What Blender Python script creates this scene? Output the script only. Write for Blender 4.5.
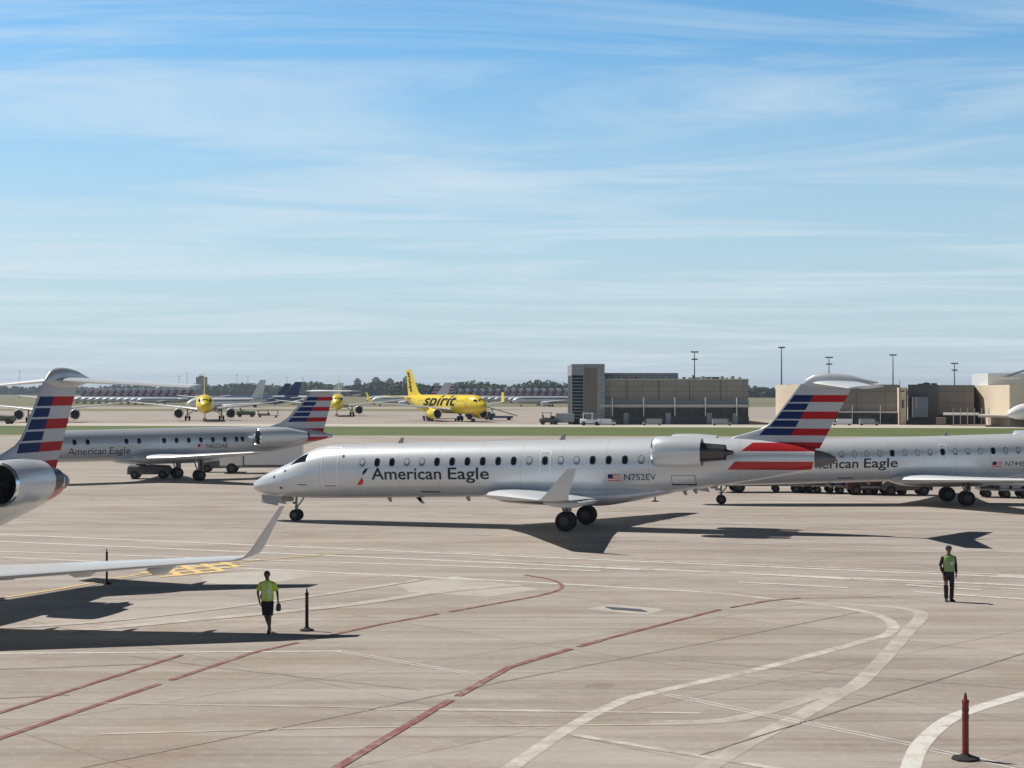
import bpy, bmesh, math, random
from mathutils import Vector, Matrix
R = math.radians
random.seed(7)
for o in list(bpy.data.objects): bpy.data.objects.remove(o)
S = bpy.context.scene
COL = S.collection

# ------------------------------------------------------------------ camera
F, YH, H = 1620.0, 391.0, 6.72
cam = bpy.data.objects.new('camera', bpy.data.cameras.new('camera'))
COL.objects.link(cam)
cam.data.sensor_width = 36; cam.data.lens = F/1024*36
cam.data.clip_start = 0.5; cam.data.clip_end = 30000
cam.location = (0, 0, H)
cam.rotation_euler = (R(90)+math.atan(7/F), 0, 0)
S.camera = cam
S.render.resolution_x, S.render.resolution_y = 1024, 768

# ------------------------------------------------------------------ sun + sky
SUN = Vector((-0.66, 0.355, 1.0)).normalized()
elev = math.asin(SUN.z)
az = math.atan2(SUN.x, SUN.y)              # clockwise from +Y
W = bpy.data.worlds.new('World'); S.world = W; W.use_nodes = True
nt = W.node_tree; nt.nodes.clear()
def N(nt, t, **k):
    n = nt.nodes.new(t)
    for a, v in k.items(): setattr(n, a, v)
    return n
def math_n(nt, op, a, b=None, c=None, clamp=False):
    n = nt.nodes.new('ShaderNodeMath'); n.operation = op; n.use_clamp = clamp
    for i, v in enumerate((a, b, c)):
        if v is None: continue
        if isinstance(v, (int, float)): n.inputs[i].default_value = v
        else: nt.links.new(v, n.inputs[i])
    return n.outputs[0]
sky = N(nt, 'ShaderNodeTexSky', sky_type='NISHITA', sun_disc=False)
sky.sun_elevation = elev; sky.sun_rotation = az
sky.air_density = 1.0; sky.dust_density = 0.6; sky.ozone_density = 2.5
tc = N(nt, 'ShaderNodeTexCoord'); sep = N(nt, 'ShaderNodeSeparateXYZ')
nt.links.new(tc.outputs['Generated'], sep.inputs[0])
zc = math_n(nt, 'MAXIMUM', sep.outputs[2], 0.0)
zc = math_n(nt, 'ADD', zc, 0.05)
cu = math_n(nt, 'DIVIDE', sep.outputs[0], zc); cv = math_n(nt, 'DIVIDE', sep.outputs[1], zc)
comb = N(nt, 'ShaderNodeCombineXYZ'); nt.links.new(cu, comb.inputs[0]); nt.links.new(cv, comb.inputs[1])
mp = N(nt, 'ShaderNodeMapping'); mp.inputs['Rotation'].default_value = (0, 0, R(-8)); mp.inputs['Scale'].default_value = (0.34, 0.80, 1)
nt.links.new(comb.outputs[0], mp.inputs[0])
n1 = N(nt, 'ShaderNodeTexNoise'); n1.inputs['Scale'].default_value = 1.3; n1.inputs['Detail'].default_value = 9; n1.inputs['Roughness'].default_value = .6; n1.inputs['Distortion'].default_value = .9
nt.links.new(mp.outputs[0], n1.inputs['Vector'])
cr = N(nt, 'ShaderNodeValToRGB'); cr.color_ramp.elements[0].position = .44; cr.color_ramp.elements[1].position = .70
nt.links.new(n1.outputs[0], cr.inputs[0])
hz = math_n(nt, 'MULTIPLY', sep.outputs[2], -4.8); hz = math_n(nt, 'ADD', hz, 1.0, clamp=True)   # cirrus veil thickens towards the horizon
veil = math_n(nt, 'MULTIPLY', math_n(nt, 'POWER', hz, .8), 0.86)
cl = math_n(nt, 'MULTIPLY', cr.outputs[0], 0.74)
hsv = N(nt, 'ShaderNodeHueSaturation'); hsv.inputs['Saturation'].default_value = 1.12; hsv.inputs['Value'].default_value = 1.0
nt.links.new(sky.outputs[0], hsv.inputs['Color'])
tint = N(nt, 'ShaderNodeMixRGB', blend_type='MULTIPLY'); tint.inputs[0].default_value = 1; tint.inputs[2].default_value = (.74, 1.06, 1.14, 1)
nt.links.new(hsv.outputs[0], tint.inputs[1])
vm = N(nt, 'ShaderNodeMixRGB'); vm.inputs[2].default_value = (4.75, 5.6, 6.5, 1)
nt.links.new(veil, vm.inputs[0]); nt.links.new(tint.outputs[0], vm.inputs[1])
mix = N(nt, 'ShaderNodeMixRGB'); mix.inputs[2].default_value = (6.1, 6.95, 7.5, 1)
nt.links.new(cl, mix.inputs[0]); nt.links.new(vm.outputs[0], mix.inputs[1])
bg = N(nt, 'ShaderNodeBackground'); bg.inputs[1].default_value = 0.118
upper_dim = N(nt, 'ShaderNodeMapRange'); upper_dim.inputs[1].default_value = .245; upper_dim.inputs[2].default_value = .36; upper_dim.inputs[3].default_value = 1.0; upper_dim.inputs[4].default_value = .06   # upper sky dimmed above the view to cut fill and deepen shadows
nt.links.new(sep.outputs[2], upper_dim.inputs[0])
zm = N(nt, 'ShaderNodeMixRGB', blend_type='MULTIPLY'); zm.inputs[0].default_value = 1; nt.links.new(mix.outputs[0], zm.inputs[1]); nt.links.new(upper_dim.outputs[0], zm.inputs[2])
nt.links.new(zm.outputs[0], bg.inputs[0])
wo = N(nt, 'ShaderNodeOutputWorld'); nt.links.new(bg.outputs[0], wo.inputs[0])
sl = bpy.data.lights.new('sun', 'SUN'); sl.energy = 5.0; sl.angle = R(.5); sl.color = (1, .95, .88)
so = bpy.data.objects.new('sun', sl); COL.objects.link(so)
so.rotation_euler = SUN.to_track_quat('Z', 'Y').to_euler()
S.view_settings.view_transform = 'Standard'; S.view_settings.look = 'None'
S.view_settings.exposure = 0.0; S.view_settings.gamma = 1
S.view_settings.use_curve_mapping = False

# ------------------------------------------------------------------ placing helpers (real ground metres)
def G(px, py):                       # ground point
    d = H*F/(py-YH); return Vector(((px-512)/F*d, d, 0))
def Q(px, d, py=None):               # point at distance d
    return Vector(((px-512)/F*d, d, 0 if py is None else H-(py-YH)*d/F))

# ------------------------------------------------------------------ materials
def mat(name, col, rough=.5, metal=0, var=0, vscale=3, coat=0, bump=0, col2=None):
    m = bpy.data.materials.new(name); m.use_nodes = True
    t = m.node_tree; b = t.nodes['Principled BSDF']
    b.inputs['Base Color'].default_value = (*col, 1); b.inputs['Roughness'].default_value = rough
    b.inputs['Metallic'].default_value = metal; b.inputs['Coat Weight'].default_value = coat
    if var or bump:
        tcn = N(t, 'ShaderNodeTexCoord'); n = N(t, 'ShaderNodeTexNoise')
        n.inputs['Scale'].default_value = vscale; n.inputs['Detail'].default_value = 5
        t.links.new(tcn.outputs['Object'], n.inputs['Vector'])
        if var:
            r = N(t, 'ShaderNodeMixRGB')
            r.inputs[1].default_value = (*[c*(1-var) for c in col], 1)
            r.inputs[2].default_value = (*(col2 or [min(1, c*(1+var)) for c in col]), 1)
            t.links.new(n.outputs[0], r.inputs[0]); t.links.new(r.outputs[0], b.inputs['Base Color'])
        if bump:
            bu = N(t, 'ShaderNodeBump'); bu.inputs['Strength'].default_value = bump
            t.links.new(n.outputs[0], bu.inputs['Height']); t.links.new(bu.outputs[0], b.inputs['Normal'])
    return m
M = dict(
  silver = mat('silver_paint', (.64,.67,.71), .34, .22, .05, 1.2, .3),
  silver2= mat('grey_aircraft_paint', (.50,.53,.57), .38, .2, .06, 1.2, .2),
    doorp  = mat('gear_door_paint', (.42,.43,.45), .7),
      dimshade = mat('window_frame_grey', (.20,.23,.28), .5),
    dark_red = mat('dark_red_paint', (.055,.016,.015), .6),
    wingm  = mat('wing_paint', (.66,.69,.72), .35, .2, .06, .9, .1),
  chrome = mat('polished_metal', (.78,.80,.82), .18, .9),
  white  = mat('white_paint', (.78,.79,.80), .4, 0, .04),
  blue   = mat('blue_livery_paint', (.008,.026,.12), .6),
  red    = mat('red_livery_paint', (.42,.014,.018), .6),
  brightred = mat('bright_red_paint', (.62,.03,.03), .4),
  fingrey= mat('fin_grey_paint', (.44,.46,.50), .4, .15),
  text   = mat('dark_letter_paint', (.03,.045,.075), .5),
  black  = mat('black_paint', (.012,.012,.014), .5),
  glass  = mat('dark_glass', (.01,.014,.022), .08),
  outl   = mat('bright_outline_paint', (.93,.94,.95), .5),
    shade  = mat('closed_window_shade', (.50,.53,.57), .5),
  rubber = mat('tyre_rubber', (.012,.012,.013), .8, 0, .3, 8),
  steel  = mat('gear_metal', (.20,.21,.22), .5, .5, .2, 6),
  hub    = mat('wheel_hub_metal', (.07,.07,.075), .5, .5),
  hot    = mat('exhaust_metal', (.10,.098,.10), .42, .8, .3, 5),
  cone   = mat('tail_cone_metal', (.16,.16,.17), .5, .5, .3, 4),
  fan    = mat('engine_interior', (.012,.012,.014), .6),
  seam   = mat('door_outline_paint', (.85,.87,.9), .4),
  dseam  = mat('panel_gap', (.06,.06,.07), .6),
  yellow = mat('yellow_aircraft_paint', (.80,.60,.02), .35, 0, .05, .5, .2),
  navy   = mat('navy_aircraft_paint', (.05,.09,.2), .35),
  darkpost = mat('dark_post_plastic', (.035,.015,.012), .6, 0, .3, 9),
    orange = mat('post_red_plastic', (.20,.028,.018), .6, 0, .35, 9),
  base   = mat('rubber_base', (.018,.018,.02), .85),
  cart   = mat('cart_metal', (.10,.10,.11), .6, .3, .4, 3),
  cartgrey = mat('equipment_grey', (.32,.33,.34), .5, 0, .2, 3),
  olive  = mat('olive_equipment', (.08,.09,.06), .6, 0, .2, 3),
)

for q in ('blue', 'red', 'black', 'text', 'darkpost'): M[q].node_tree.nodes['Principled BSDF'].inputs['Specular IOR Level'].default_value = .15

# ------------------------------------------------------------------ mesh builder
class MB:
    def __init__(s): s.v, s.f, s.m = [], [], []
    def add(s, vs, fs, m=0):
        b = len(s.v); s.v += [tuple(p) for p in vs]
        for i, q in enumerate(fs):
            s.f.append(tuple(b+k for k in q)); s.m.append(m if isinstance(m, int) else m[i])
        return s
    def box(s, x0, x1, y0, y1, z0, z1, m=0, mx=None):
        vs = [Vector((x, y, z)) for z in (z0, z1) for x, y in ((x0,y0),(x1,y0),(x1,y1),(x0,y1))]
        if mx: vs = [mx @ v for v in vs]
        return s.add(vs, [(3,2,1,0),(4,5,6,7),(0,1,5,4),(1,2,6,5),(2,3,7,6),(3,0,4,7)], m)
    def loft(s, rings, m=0, caps=True, closed=True, fm=None):
        n = len(rings[0]); vs = [p for r in rings for p in r]; fs, ms = [], []
        for i in range(len(rings)-1):
            for j in range(n if closed else n-1):
                k = (j+1) % n
                fs.append((i*n+j, i*n+k, (i+1)*n+k, (i+1)*n+j)); ms.append(fm(i, j) if fm else m)
        if caps and closed:
            fs.append(tuple(range(n-1, -1, -1))); ms.append(m)
            b = (len(rings)-1)*n; fs.append(tuple(b+j for j in range(n))); ms.append(m)
        return s.add(vs, fs, ms)
    def tube(s, p0, p1, r0, r1=None, n=12, m=0, caps=True):
        p0, p1 = Vector(p0), Vector(p1); r1 = r0 if r1 is None else r1
        d = (p1-p0).normalized(); q = d.to_track_quat('Z', 'Y')
        rs = []
        for p, r in ((p0, r0), (p1, r1)):
            rs.append([p+q @ Vector((math.cos(2*math.pi*j/n)*r, math.sin(2*math.pi*j/n)*r, 0)) for j in range(n)])
        return s.loft(rs, m, caps)
    def rev(s, prof, axis='x', c=(0,0,0), n=32, m=0, caps=False):   # profile (x, r) about the x axis
        rs = []
        for x, r in prof:
            ring = []
            for j in range(n):
                a = 2*math.pi*j/n
                if axis == 'x': ring.append((c[0]+x, c[1]+math.cos(a)*r, c[2]+math.sin(a)*r))
                elif axis == 'y': ring.append((c[0]+math.sin(a)*r, c[1]+x, c[2]+math.cos(a)*r))
                else: ring.append((c[0]+math.cos(a)*r, c[1]+math.sin(a)*r, c[2]+x))
            rs.append(ring)
        return s.loft(rs, m, caps)
    def build(s, name, mats, parent=None, smooth=True, ang=35, **tags):
        me = bpy.data.meshes.new(name); me.from_pydata(s.v, [], s.f)
        if not isinstance(mats, (list, tuple)): mats = [mats]
        for x in mats: me.materials.append(x)
        me.polygons.foreach_set('material_index', s.m)
        bm = bmesh.new(); bm.from_mesh(me); bmesh.ops.recalc_face_normals(bm, faces=bm.faces); bm.to_mesh(me); bm.free()
        if smooth:
            me.shade_smooth(); me.set_sharp_from_angle(angle=R(ang))
        o = bpy.data.objects.new(name, me); COL.objects.link(o)
        if parent: o.parent = parent
        for k, v in tags.items(): o[k] = v
        return o
def empty(name, loc, rz=0, label=None, cat=None, group=None, scale=1):
    o = bpy.data.objects.new(name, None); COL.objects.link(o)
    o.location = loc; o.rotation_euler = (0, 0, rz); o.scale = (scale,)*3
    if label: o['label'] = label; o['category'] = cat
    if group: o['group'] = group
    return o
def kids(o): return [c for c in bpy.data.objects if c.parent == o]
def copy_tree(o, parent=None):
    c = o.copy(); COL.objects.link(c)
    if parent: c.parent = parent
    for ch in kids(o): copy_tree(ch, c)
    return c
def place(o, loc, rz=0, label=None, group=None, scale=None):
    o.location = loc; o.rotation_euler = (0, 0, rz)
    if label: o['label'] = label
    if group: o['group'] = group
    if scale: o.scale = (scale,)*3
    return o
def lerp_table(t, x):
    if x <= t[0][0]: return t[0][1:]
    for a, b in zip(t, t[1:]):
        if x <= b[0]:
            k = (x-a[0])/(b[0]-a[0]); return tuple(p+(q-p)*k for p, q in zip(a[1:], b[1:]))
    return t[-1][1:]
def smooth_table(t, steps=5):          # monotone-ish cubic resample
    out = []
    n = len(t)
    def slope(i, c):
        if i == 0 or i == n-1: return None
        d0 = (t[i][c]-t[i-1][c])/(t[i][0]-t[i-1][0]); d1 = (t[i+1][c]-t[i][c])/(t[i+1][0]-t[i][0])
        return 0 if d0*d1 <= 0 else 2*d0*d1/(d0+d1)
    for i in range(n-1):
        h = t[i+1][0]-t[i][0]
        for s_ in range(steps):
            u = s_/steps; row = [t[i][0]+u*h]
            for c in range(1, len(t[0])):
                d = (t[i+1][c]-t[i][c])/h
                m0 = slope(i, c); m1 = slope(i+1, c)
                m0 = d if m0 is None else m0; m1 = d if m1 is None else m1
                row.append((2*u**3-3*u*u+1)*t[i][c]+(u**3-2*u*u+u)*h*m0+(-2*u**3+3*u*u)*t[i+1][c]+(u**3-u*u)*h*m1)
            out.append(tuple(row))
    out.append(tuple(t[-1])); return out

class Body:                            # lofted fuselage: stations (x, ztop, zbot, halfwidth)
    def __init__(s, st, steps=5): s.t = smooth_table(st, steps)
    def pt(s, x, a, off=0, side=-1):   # a: degrees above horizontal on the given side (-1 port, +1 starboard)
        top, bot, hw = lerp_table(s.t, x); zc, rz = (top+bot)/2, (top-bot)/2
        a = R(a); return Vector((x, side*(hw+off)*math.cos(a), zc+(rz+off)*math.sin(a)))
    def ang(s, x, z):
        top, bot, hw = lerp_table(s.t, x); zc, rz = (top+bot)/2, (top-bot)/2
        return math.degrees(math.asin(max(-1, min(1, (z-zc)/rz))))
    def pz(s, x, z, off=0, side=-1): return s.pt(x, s.ang(x, z), off, side)
    def mesh(s, n=40):
        mb = MB(); rs = []
        for x, top, bot, hw in s.t:
            zc, rz = (top+bot)/2, (top-bot)/2
            rs.append([(x, hw*math.cos(2*math.pi*j/n), zc+rz*math.sin(2*math.pi*j/n)) for j in range(n)])
        mb.loft(rs); return mb
def patch(body, corners, off=.008, n=5, side=-1):      # bilinear patch over (x, angle) corners
    (a, b, c, d) = corners; vs, fs = [], []
    for i in range(n+1):
        for j in range(n+1):
            u, v = i/n, j/n
            x = (a[0]*(1-u)+b[0]*u)*(1-v)+(d[0]*(1-u)+c[0]*u)*v; g = (a[1]*(1-u)+b[1]*u)*(1-v)+(d[1]*(1-u)+c[1]*u)*v
            vs.append(body.pt(x, g, off, side))
    for i in range(n):
        for j in range(n): k = i*(n+1)+j; fs.append((k, k+1, k+n+2, k+n+1))
    return vs, fs
def oval(body, x, z, w, h, off=.008, side=-1, n=14, pw=2.8):
    vs = [body.pz(x, z, off, side)]
    for j in range(n):
        a = 2*math.pi*j/n; c, s_ = math.cos(a), math.sin(a)
        vs.append(body.pz(x+math.copysign(abs(c)**(2/pw), c)*w/2, z+math.copysign(abs(s_)**(2/pw), s_)*h/2, off, side))
    return vs, [(0, 1+j, 1+(j+1) % n) for j in range(n)]
def outline(body, x0, x1, z0, z1, w=.035, off=.009, side=-1, r=.1, mb=None):
    mb = mb or MB(); path = []
    def arc(cx, cz, a0):
        for k in range(4): a = R(a0+k*30); path.append((cx+r*math.cos(a), cz+r*math.sin(a)))
    def ins(n, p, q): 
        for k in range(1, n): path.append((p[0]+(q[0]-p[0])*k/n, p[1]+(q[1]-p[1])*k/n))
    arc(x1-r, z1-r, 0); arc(x0+r, z1-r, 90); ins(10, (x0, z1-r), (x0, z0+r)); arc(x0+r, z0+r, 180); arc(x1-r, z0+r, 270); ins(10, (x1, z0+r), (x1, z1-r))
    cx, cz = (x0+x1)/2, (z0+z1)/2; n = len(path); vs = []
    for x, z in path:
        kx = 1-w/(x1-x0)*2; kz = 1-w/(z1-z0)*2
        vs.append(body.pz(x, z, off, side)); vs.append(body.pz(cx+(x-cx)*kx, cz+(z-cz)*kz, off, side))
    mb.add(vs, [(2*i, 2*((i+1) % n), 2*((i+1) % n)+1, 2*i+1) for i in range(n)]); return mb
DG = None
def text_uv(txt, shear=0, bold=0):
    cu = bpy.data.curves.new('letters', 'FONT'); cu.body = txt; cu.size = 1; cu.resolution_u = 3; cu.offset = bold; cu.shear = shear
    o = bpy.data.objects.new('letters', cu); COL.objects.link(o)
    dg = bpy.context.evaluated_depsgraph_get(); me = bpy.data.meshes.new_from_object(o.evaluated_get(dg))
    bpy.data.objects.remove(o); bpy.data.curves.remove(cu)
    bm = bmesh.new(); bm.from_mesh(me); bpy.data.meshes.remove(me)
    xs = [v.co.x for v in bm.verts]; x0, x1 = min(xs), max(xs)
    return bm, x0, x1
def lettering(name, txt, fn, u0, u1, capz0, cap, material, parent, bold=0, shear=0, cuts=6):
    """fn(u, v) -> 3-D point; text runs u0..u1, baseline at capz0, capital height cap"""
    bm, x0, x1 = text_uv(txt, shear, bold)
    capsrc = .70
    for k in range(-2, cuts+2):
        y = k/cuts*capsrc
        bmesh.ops.bisect_plane(bm, geom=bm.verts[:]+bm.edges[:]+bm.faces[:], plane_co=(0, y, 0), plane_no=(0, 1, 0))
    for v in bm.verts: v.co = fn(u0+(v.co.x-x0)/(x1-x0)*(u1-u0), capz0+v.co.y/capsrc*cap)
    bmesh.ops.recalc_face_normals(bm, faces=bm.faces)
    me = bpy.data.meshes.new(name); bm.to_mesh(me); bm.free(); me.materials.append(material)
    o = bpy.data.objects.new(name, me); COL.objects.link(o); o.parent = parent; return o

def foil(le, te, y, z_le, z_te, th, n=9, vertical=False, camber=0.0):
    """closed airfoil ring; y = spanwise coord (or z when vertical)"""
    up, lo = [], []
    for i in range(n+1):
        u = .5*(1-math.cos(math.pi*i/n)); t = th*2.6*(.2969*math.sqrt(u)-.126*u-.3516*u*u+.2843*u**3-.1036*u**4)*(te-le)*2
        x = le+(te-le)*u; zc_ = z_le+(z_te-z_le)*u+camber*(te-le)*4*u*(1-u)
        if vertical: up.append((x, t, y)); lo.append((x, -t, y))
        else: up.append((x, y, zc_+t)); lo.append((x, y, zc_-t*.8))
    return up+lo[-2:0:-1]
def wing_part(name, secs, side, parent, material, th=.12):
    rs = [foil(s_[0], s_[1], side*s_[2], s_[3], s_[4] if len(s_) > 4 else s_[3], s_[5] if len(s_) > 5 else th) for s_ in secs]
    return MB().loft(rs).build(name, material, parent, ang=50)

# livery: silver with red bands round the tail, by the body's own coordinates
def livery_mat(bands, name='silver_livery_paint', base=(.66,.69,.73), red=(.45,.02,.026)):
    m = mat(name, base, .32, .22, .05, 1.2, .3); t = m.node_tree; b = t.nodes['Principled BSDF']
    src = b.inputs['Base Color'].links[0].from_socket
    tcn = N(t, 'ShaderNodeTexCoord'); sp = N(t, 'ShaderNodeSeparateXYZ'); t.links.new(tcn.outputs['Object'], sp.inputs[0])
    X, Z = sp.outputs[0], sp.outputs[2]; tot = None
    for (xa, xb, sa, sb, za, zb) in bands:
        l = math_n(t, 'SUBTRACT', X, math_n(t, 'MULTIPLY_ADD', Z, sa, xa-sa*za)); r = math_n(t, 'SUBTRACT', math_n(t, 'MULTIPLY_ADD', Z, sb, xb-sb*za), X)
        k = math_n(t, 'MULTIPLY', math_n(t, 'GREATER_THAN', l, 0.0), math_n(t, 'GREATER_THAN', r, 0.0))
        k = math_n(t, 'MULTIPLY', k, math_n(t, 'GREATER_THAN', Z, za)); k = math_n(t, 'MULTIPLY', k, math_n(t, 'LESS_THAN', Z, zb))
        tot = k if tot is None else math_n(t, 'MAXIMUM', tot, k)
    fr = math_n(t, 'FRACT', math_n(t, 'MULTIPLY', X, .47)); sm = math_n(t, 'LESS_THAN', fr, .012)      # skin joints
    fz = math_n(t, 'LESS_THAN', math_n(t, 'ABSOLUTE', math_n(t, 'SUBTRACT', Z, math_n(t, 'MULTIPLY_ADD', X, .022, 1.75))), .008)
    sm = math_n(t, 'MULTIPLY', math_n(t, 'MAXIMUM', sm, fz), .28)
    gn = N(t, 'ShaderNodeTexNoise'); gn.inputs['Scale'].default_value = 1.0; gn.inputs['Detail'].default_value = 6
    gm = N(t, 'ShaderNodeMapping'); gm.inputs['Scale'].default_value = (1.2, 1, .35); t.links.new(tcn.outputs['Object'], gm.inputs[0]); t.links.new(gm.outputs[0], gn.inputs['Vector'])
    low = math_n(t, 'MULTIPLY', math_n(t, 'SUBTRACT', 2.3, Z, clamp=True), math_n(t, 'MULTIPLY', gn.outputs[0], .55)) # uneven streaks, darker towards the belly
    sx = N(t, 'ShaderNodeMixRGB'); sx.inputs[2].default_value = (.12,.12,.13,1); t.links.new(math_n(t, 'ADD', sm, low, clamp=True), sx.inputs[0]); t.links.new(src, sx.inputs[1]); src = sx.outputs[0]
    mx = N(t, 'ShaderNodeMixRGB'); mx.inputs[2].default_value = (*red, 1)
    t.links.new(tot, mx.inputs[0]); t.links.new(src, mx.inputs[1]); t.links.new(mx.outputs[0], b.inputs['Base Color'])
    return m

def fin_part(parent, LE, TE, split, start, rows, ztop, zbot, mats, th=.06, name='tail_fin'):
    """rows: (z0, z1, left_material, right_material); gaps are grey.  mats: grey, blue, red"""
    zs = {zbot: None, ztop: None}
    lv = [zbot, ztop]
    for r in rows: lv += [r[0], r[1]]
    for z, _ in LE:
        if zbot < z < ztop and all(abs(z-q) > .04 for q in lv): lv.append(z)
    lv = sorted(set(round(z, 4) for z in lv))
    mb = MB(); rings = []
    def prof(u): return th*2.0*(.2969*math.sqrt(max(u, 0))-.126*u-.3516*u*u+.2843*u**3-.1036*u**4)*2
    for z in lv:
        le = lerp_table(LE, z)[0]; te = TE(z); st = max(start(z), le+.12); sp_ = max(split(z), st+.1)
        xs = [le, le+.03, le+.09, st]+[st+(sp_-st)*k/3 for k in (1, 2)]+[sp_]+[sp_+(te-sp_)*k/4 for k in (1, 2, 3)]+[te]
        xs = sorted(xs); c = min(te-le, 4)
        half = [(x, prof((x-le)/(te-le))*c) for x in xs]
        rings.append([(x, y, z) for x, y in half]+[(x, -y, z) for x, y in half[-2:0:-1]])
    n = len(rings[0])
    def fm(i, j):
        zm = (lv[i]+lv[i+1])/2; col = j if j < 10 else n-1-j      # column index along chord
        for z0, z1, a, b in rows:
            if z0 < zm < z1:
                if col < 3: return 0
                return a if col < 6 else b
        return 0
    mb.loft(rings, fm=fm); return mb.build(name, mats, parent, ang=60)

def wheel(parent, x, y, r, w, name='wheel'):
    mb = MB()
    p = [(-w/2, r*.5), (-w/2, r*.86), (-w*.36, r*.97), (0, r), (w*.36, r*.97), (w/2, r*.86), (w/2, r*.5)]
    mb.rev(p, 'y', (x, y, r), 28, 0, True); mb.rev([(-w*.54, r*.1), (-w*.56, r*.42), (-w*.48, r*.52), (w*.48, r*.52), (w*.56, r*.42), (w*.54, r*.1)], 'y', (x, y, r), 20, 1, True)
    return mb.build(name, [M['rubber'], M['hub']], parent, ang=30)

def nacelle(parent, x0, x1, xc, xp, y, z, r, rn, rc, side, skin='silver', pylon=None, lip=.12):
    L = x1-x0
    mb = MB().rev([(x0+.0, r*.86), (x0+.06, r*.92), (x0+.22, r*.975), (x0+L*.3, r), (x0+L*.6, r*.995), (x0+L*.85, rn+(r-rn)*.4), (x1, rn), (x1-.02, rn*.94), (x1-.35, rn*.9)], 'x', (0, y, z), 40)
    o = mb.build('engine_nacelle', M[skin], parent, ang=60)
    MB().rev([(x0+.5, r*.78), (x0+.15, r*.76), (x0+.0, r*.80), (x0-.035, r*.84), (x0+.0, r*.885), (x0+.06, r*.925)], 'x', (0, y, z), 40).build('intake_lip', M['chrome'], o, ang=80)
    f_ = MB().rev([(x0+.5, r*.79), (x0+.52, r*.3), (x0+.3, r*.18), (x0+.15, .01)], 'x', (0, y, z), 32)
    for k in range(24):
        a = 2*math.pi*k/24; c, s_ = math.cos(a), math.sin(a)
        p = lambda q, da, dx: (x0+.42+dx, y+math.cos(a+da)*q, z+math.sin(a+da)*q)
        f_.add([p(r*.25, 0, 0), p(r*.77, 0, .02), p(r*.77, .13, .1), p(r*.25, .16, .08)], [(0, 1, 2, 3)])
    f_.build('fan', M['fan'], o)
    MB().rev([(x1-.35, rn*.88), (x1-.1, rc*1.25), (x1+(xc-x1)*.5, rc*1.1), (xc, rc), (xc-.02, rc*.93), (xc-.25, rc*.9)], 'x', (0, y, z), 32).build('exhaust_nozzle', M['hot'], o, ang=60)
    MB().rev([(xc-.3, rc*.62), (xc, rc*.5), (xp-.05, .06), (xp, .01)], 'x', (0, y, z), 24, caps=True).build('exhaust_plug', M['hot'], o)
    return o

def roundel_stripes(rows_z, base): pass

# ------------------------------------------------------------------ twin-jet with T-tail (the CRJ shape)
def tail_logo(parent, body):
    mb = MB()
    def q(pts, m): mb.add([body.pz(x, z, .008) for x, z in pts], [tuple(range(len(pts)))], m)
    q([(6.62,2.48),(6.80,2.60),(6.95,2.84),(6.78,2.80),(6.66,2.66)], 0)
    q([(6.28,1.98),(6.52,1.99),(6.64,2.07),(6.66,2.24),(6.58,2.40),(6.50,2.25)], 1)
    mb.build('airline_symbol', [M['blue'], M['brightred']], parent)
def us_flag(parent, body, x, z, w=.58, h=.32):
    mb = MB(); hs = h/7
    for k in range(7):
        z0 = z+k*hs
        mb.add([body.pz(x, z0, .008), body.pz(x+w, z0, .008), body.pz(x+w, z0+hs, .008), body.pz(x, z0+hs, .008)], [(0,1,2,3)], 1 if k % 2 == 0 else 2)
    mb.add([body.pz(x, z+3*hs, .013), body.pz(x+w*.42, z+3*hs, .013), body.pz(x+w*.42, z+h, .013), body.pz(x, z+h, .013)], [(0,1,2,3)], 0)
    mb.build('flag_decal', [M['blue'], M['brightred'], M['white']], parent)

def crown(x): return 4.24+.028*(x-14)
CRJ = Body([(0.0,1.80,1.72,.03),(.06,1.94,1.60,.17),(.3,2.12,1.46,.38),(.8,2.42,1.32,.66),(1.5,2.74,1.24,.92),(2.1,3.0,1.21,1.08),(2.6,3.27,1.21,1.17),(3.2,3.60,1.18,1.26),
            (3.8,3.83,1.18,1.32),(4.5,3.95,1.2,1.36),(5.5,crown(5.5),crown(5.5)-2.78,1.38),(10,crown(10),crown(10)-2.78,1.38),(14,crown(14),crown(14)-2.78,1.38),(18,crown(18),crown(18)-2.78,1.38),(20.3,crown(20.3),crown(20.3)-2.78,1.38),
            (22,4.46,1.78,1.34),(24,4.47,2.1,1.2),(26,4.42,2.44,.98),(28,4.2,2.8,.66),(29,4.02,3.02,.46)], 4)
CRJ_LIV = livery_mat([(25.0,28.85,.9,.3,3.0,3.4),(25.62,29.35,1.25,.3,3.88,4.28)])
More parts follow.
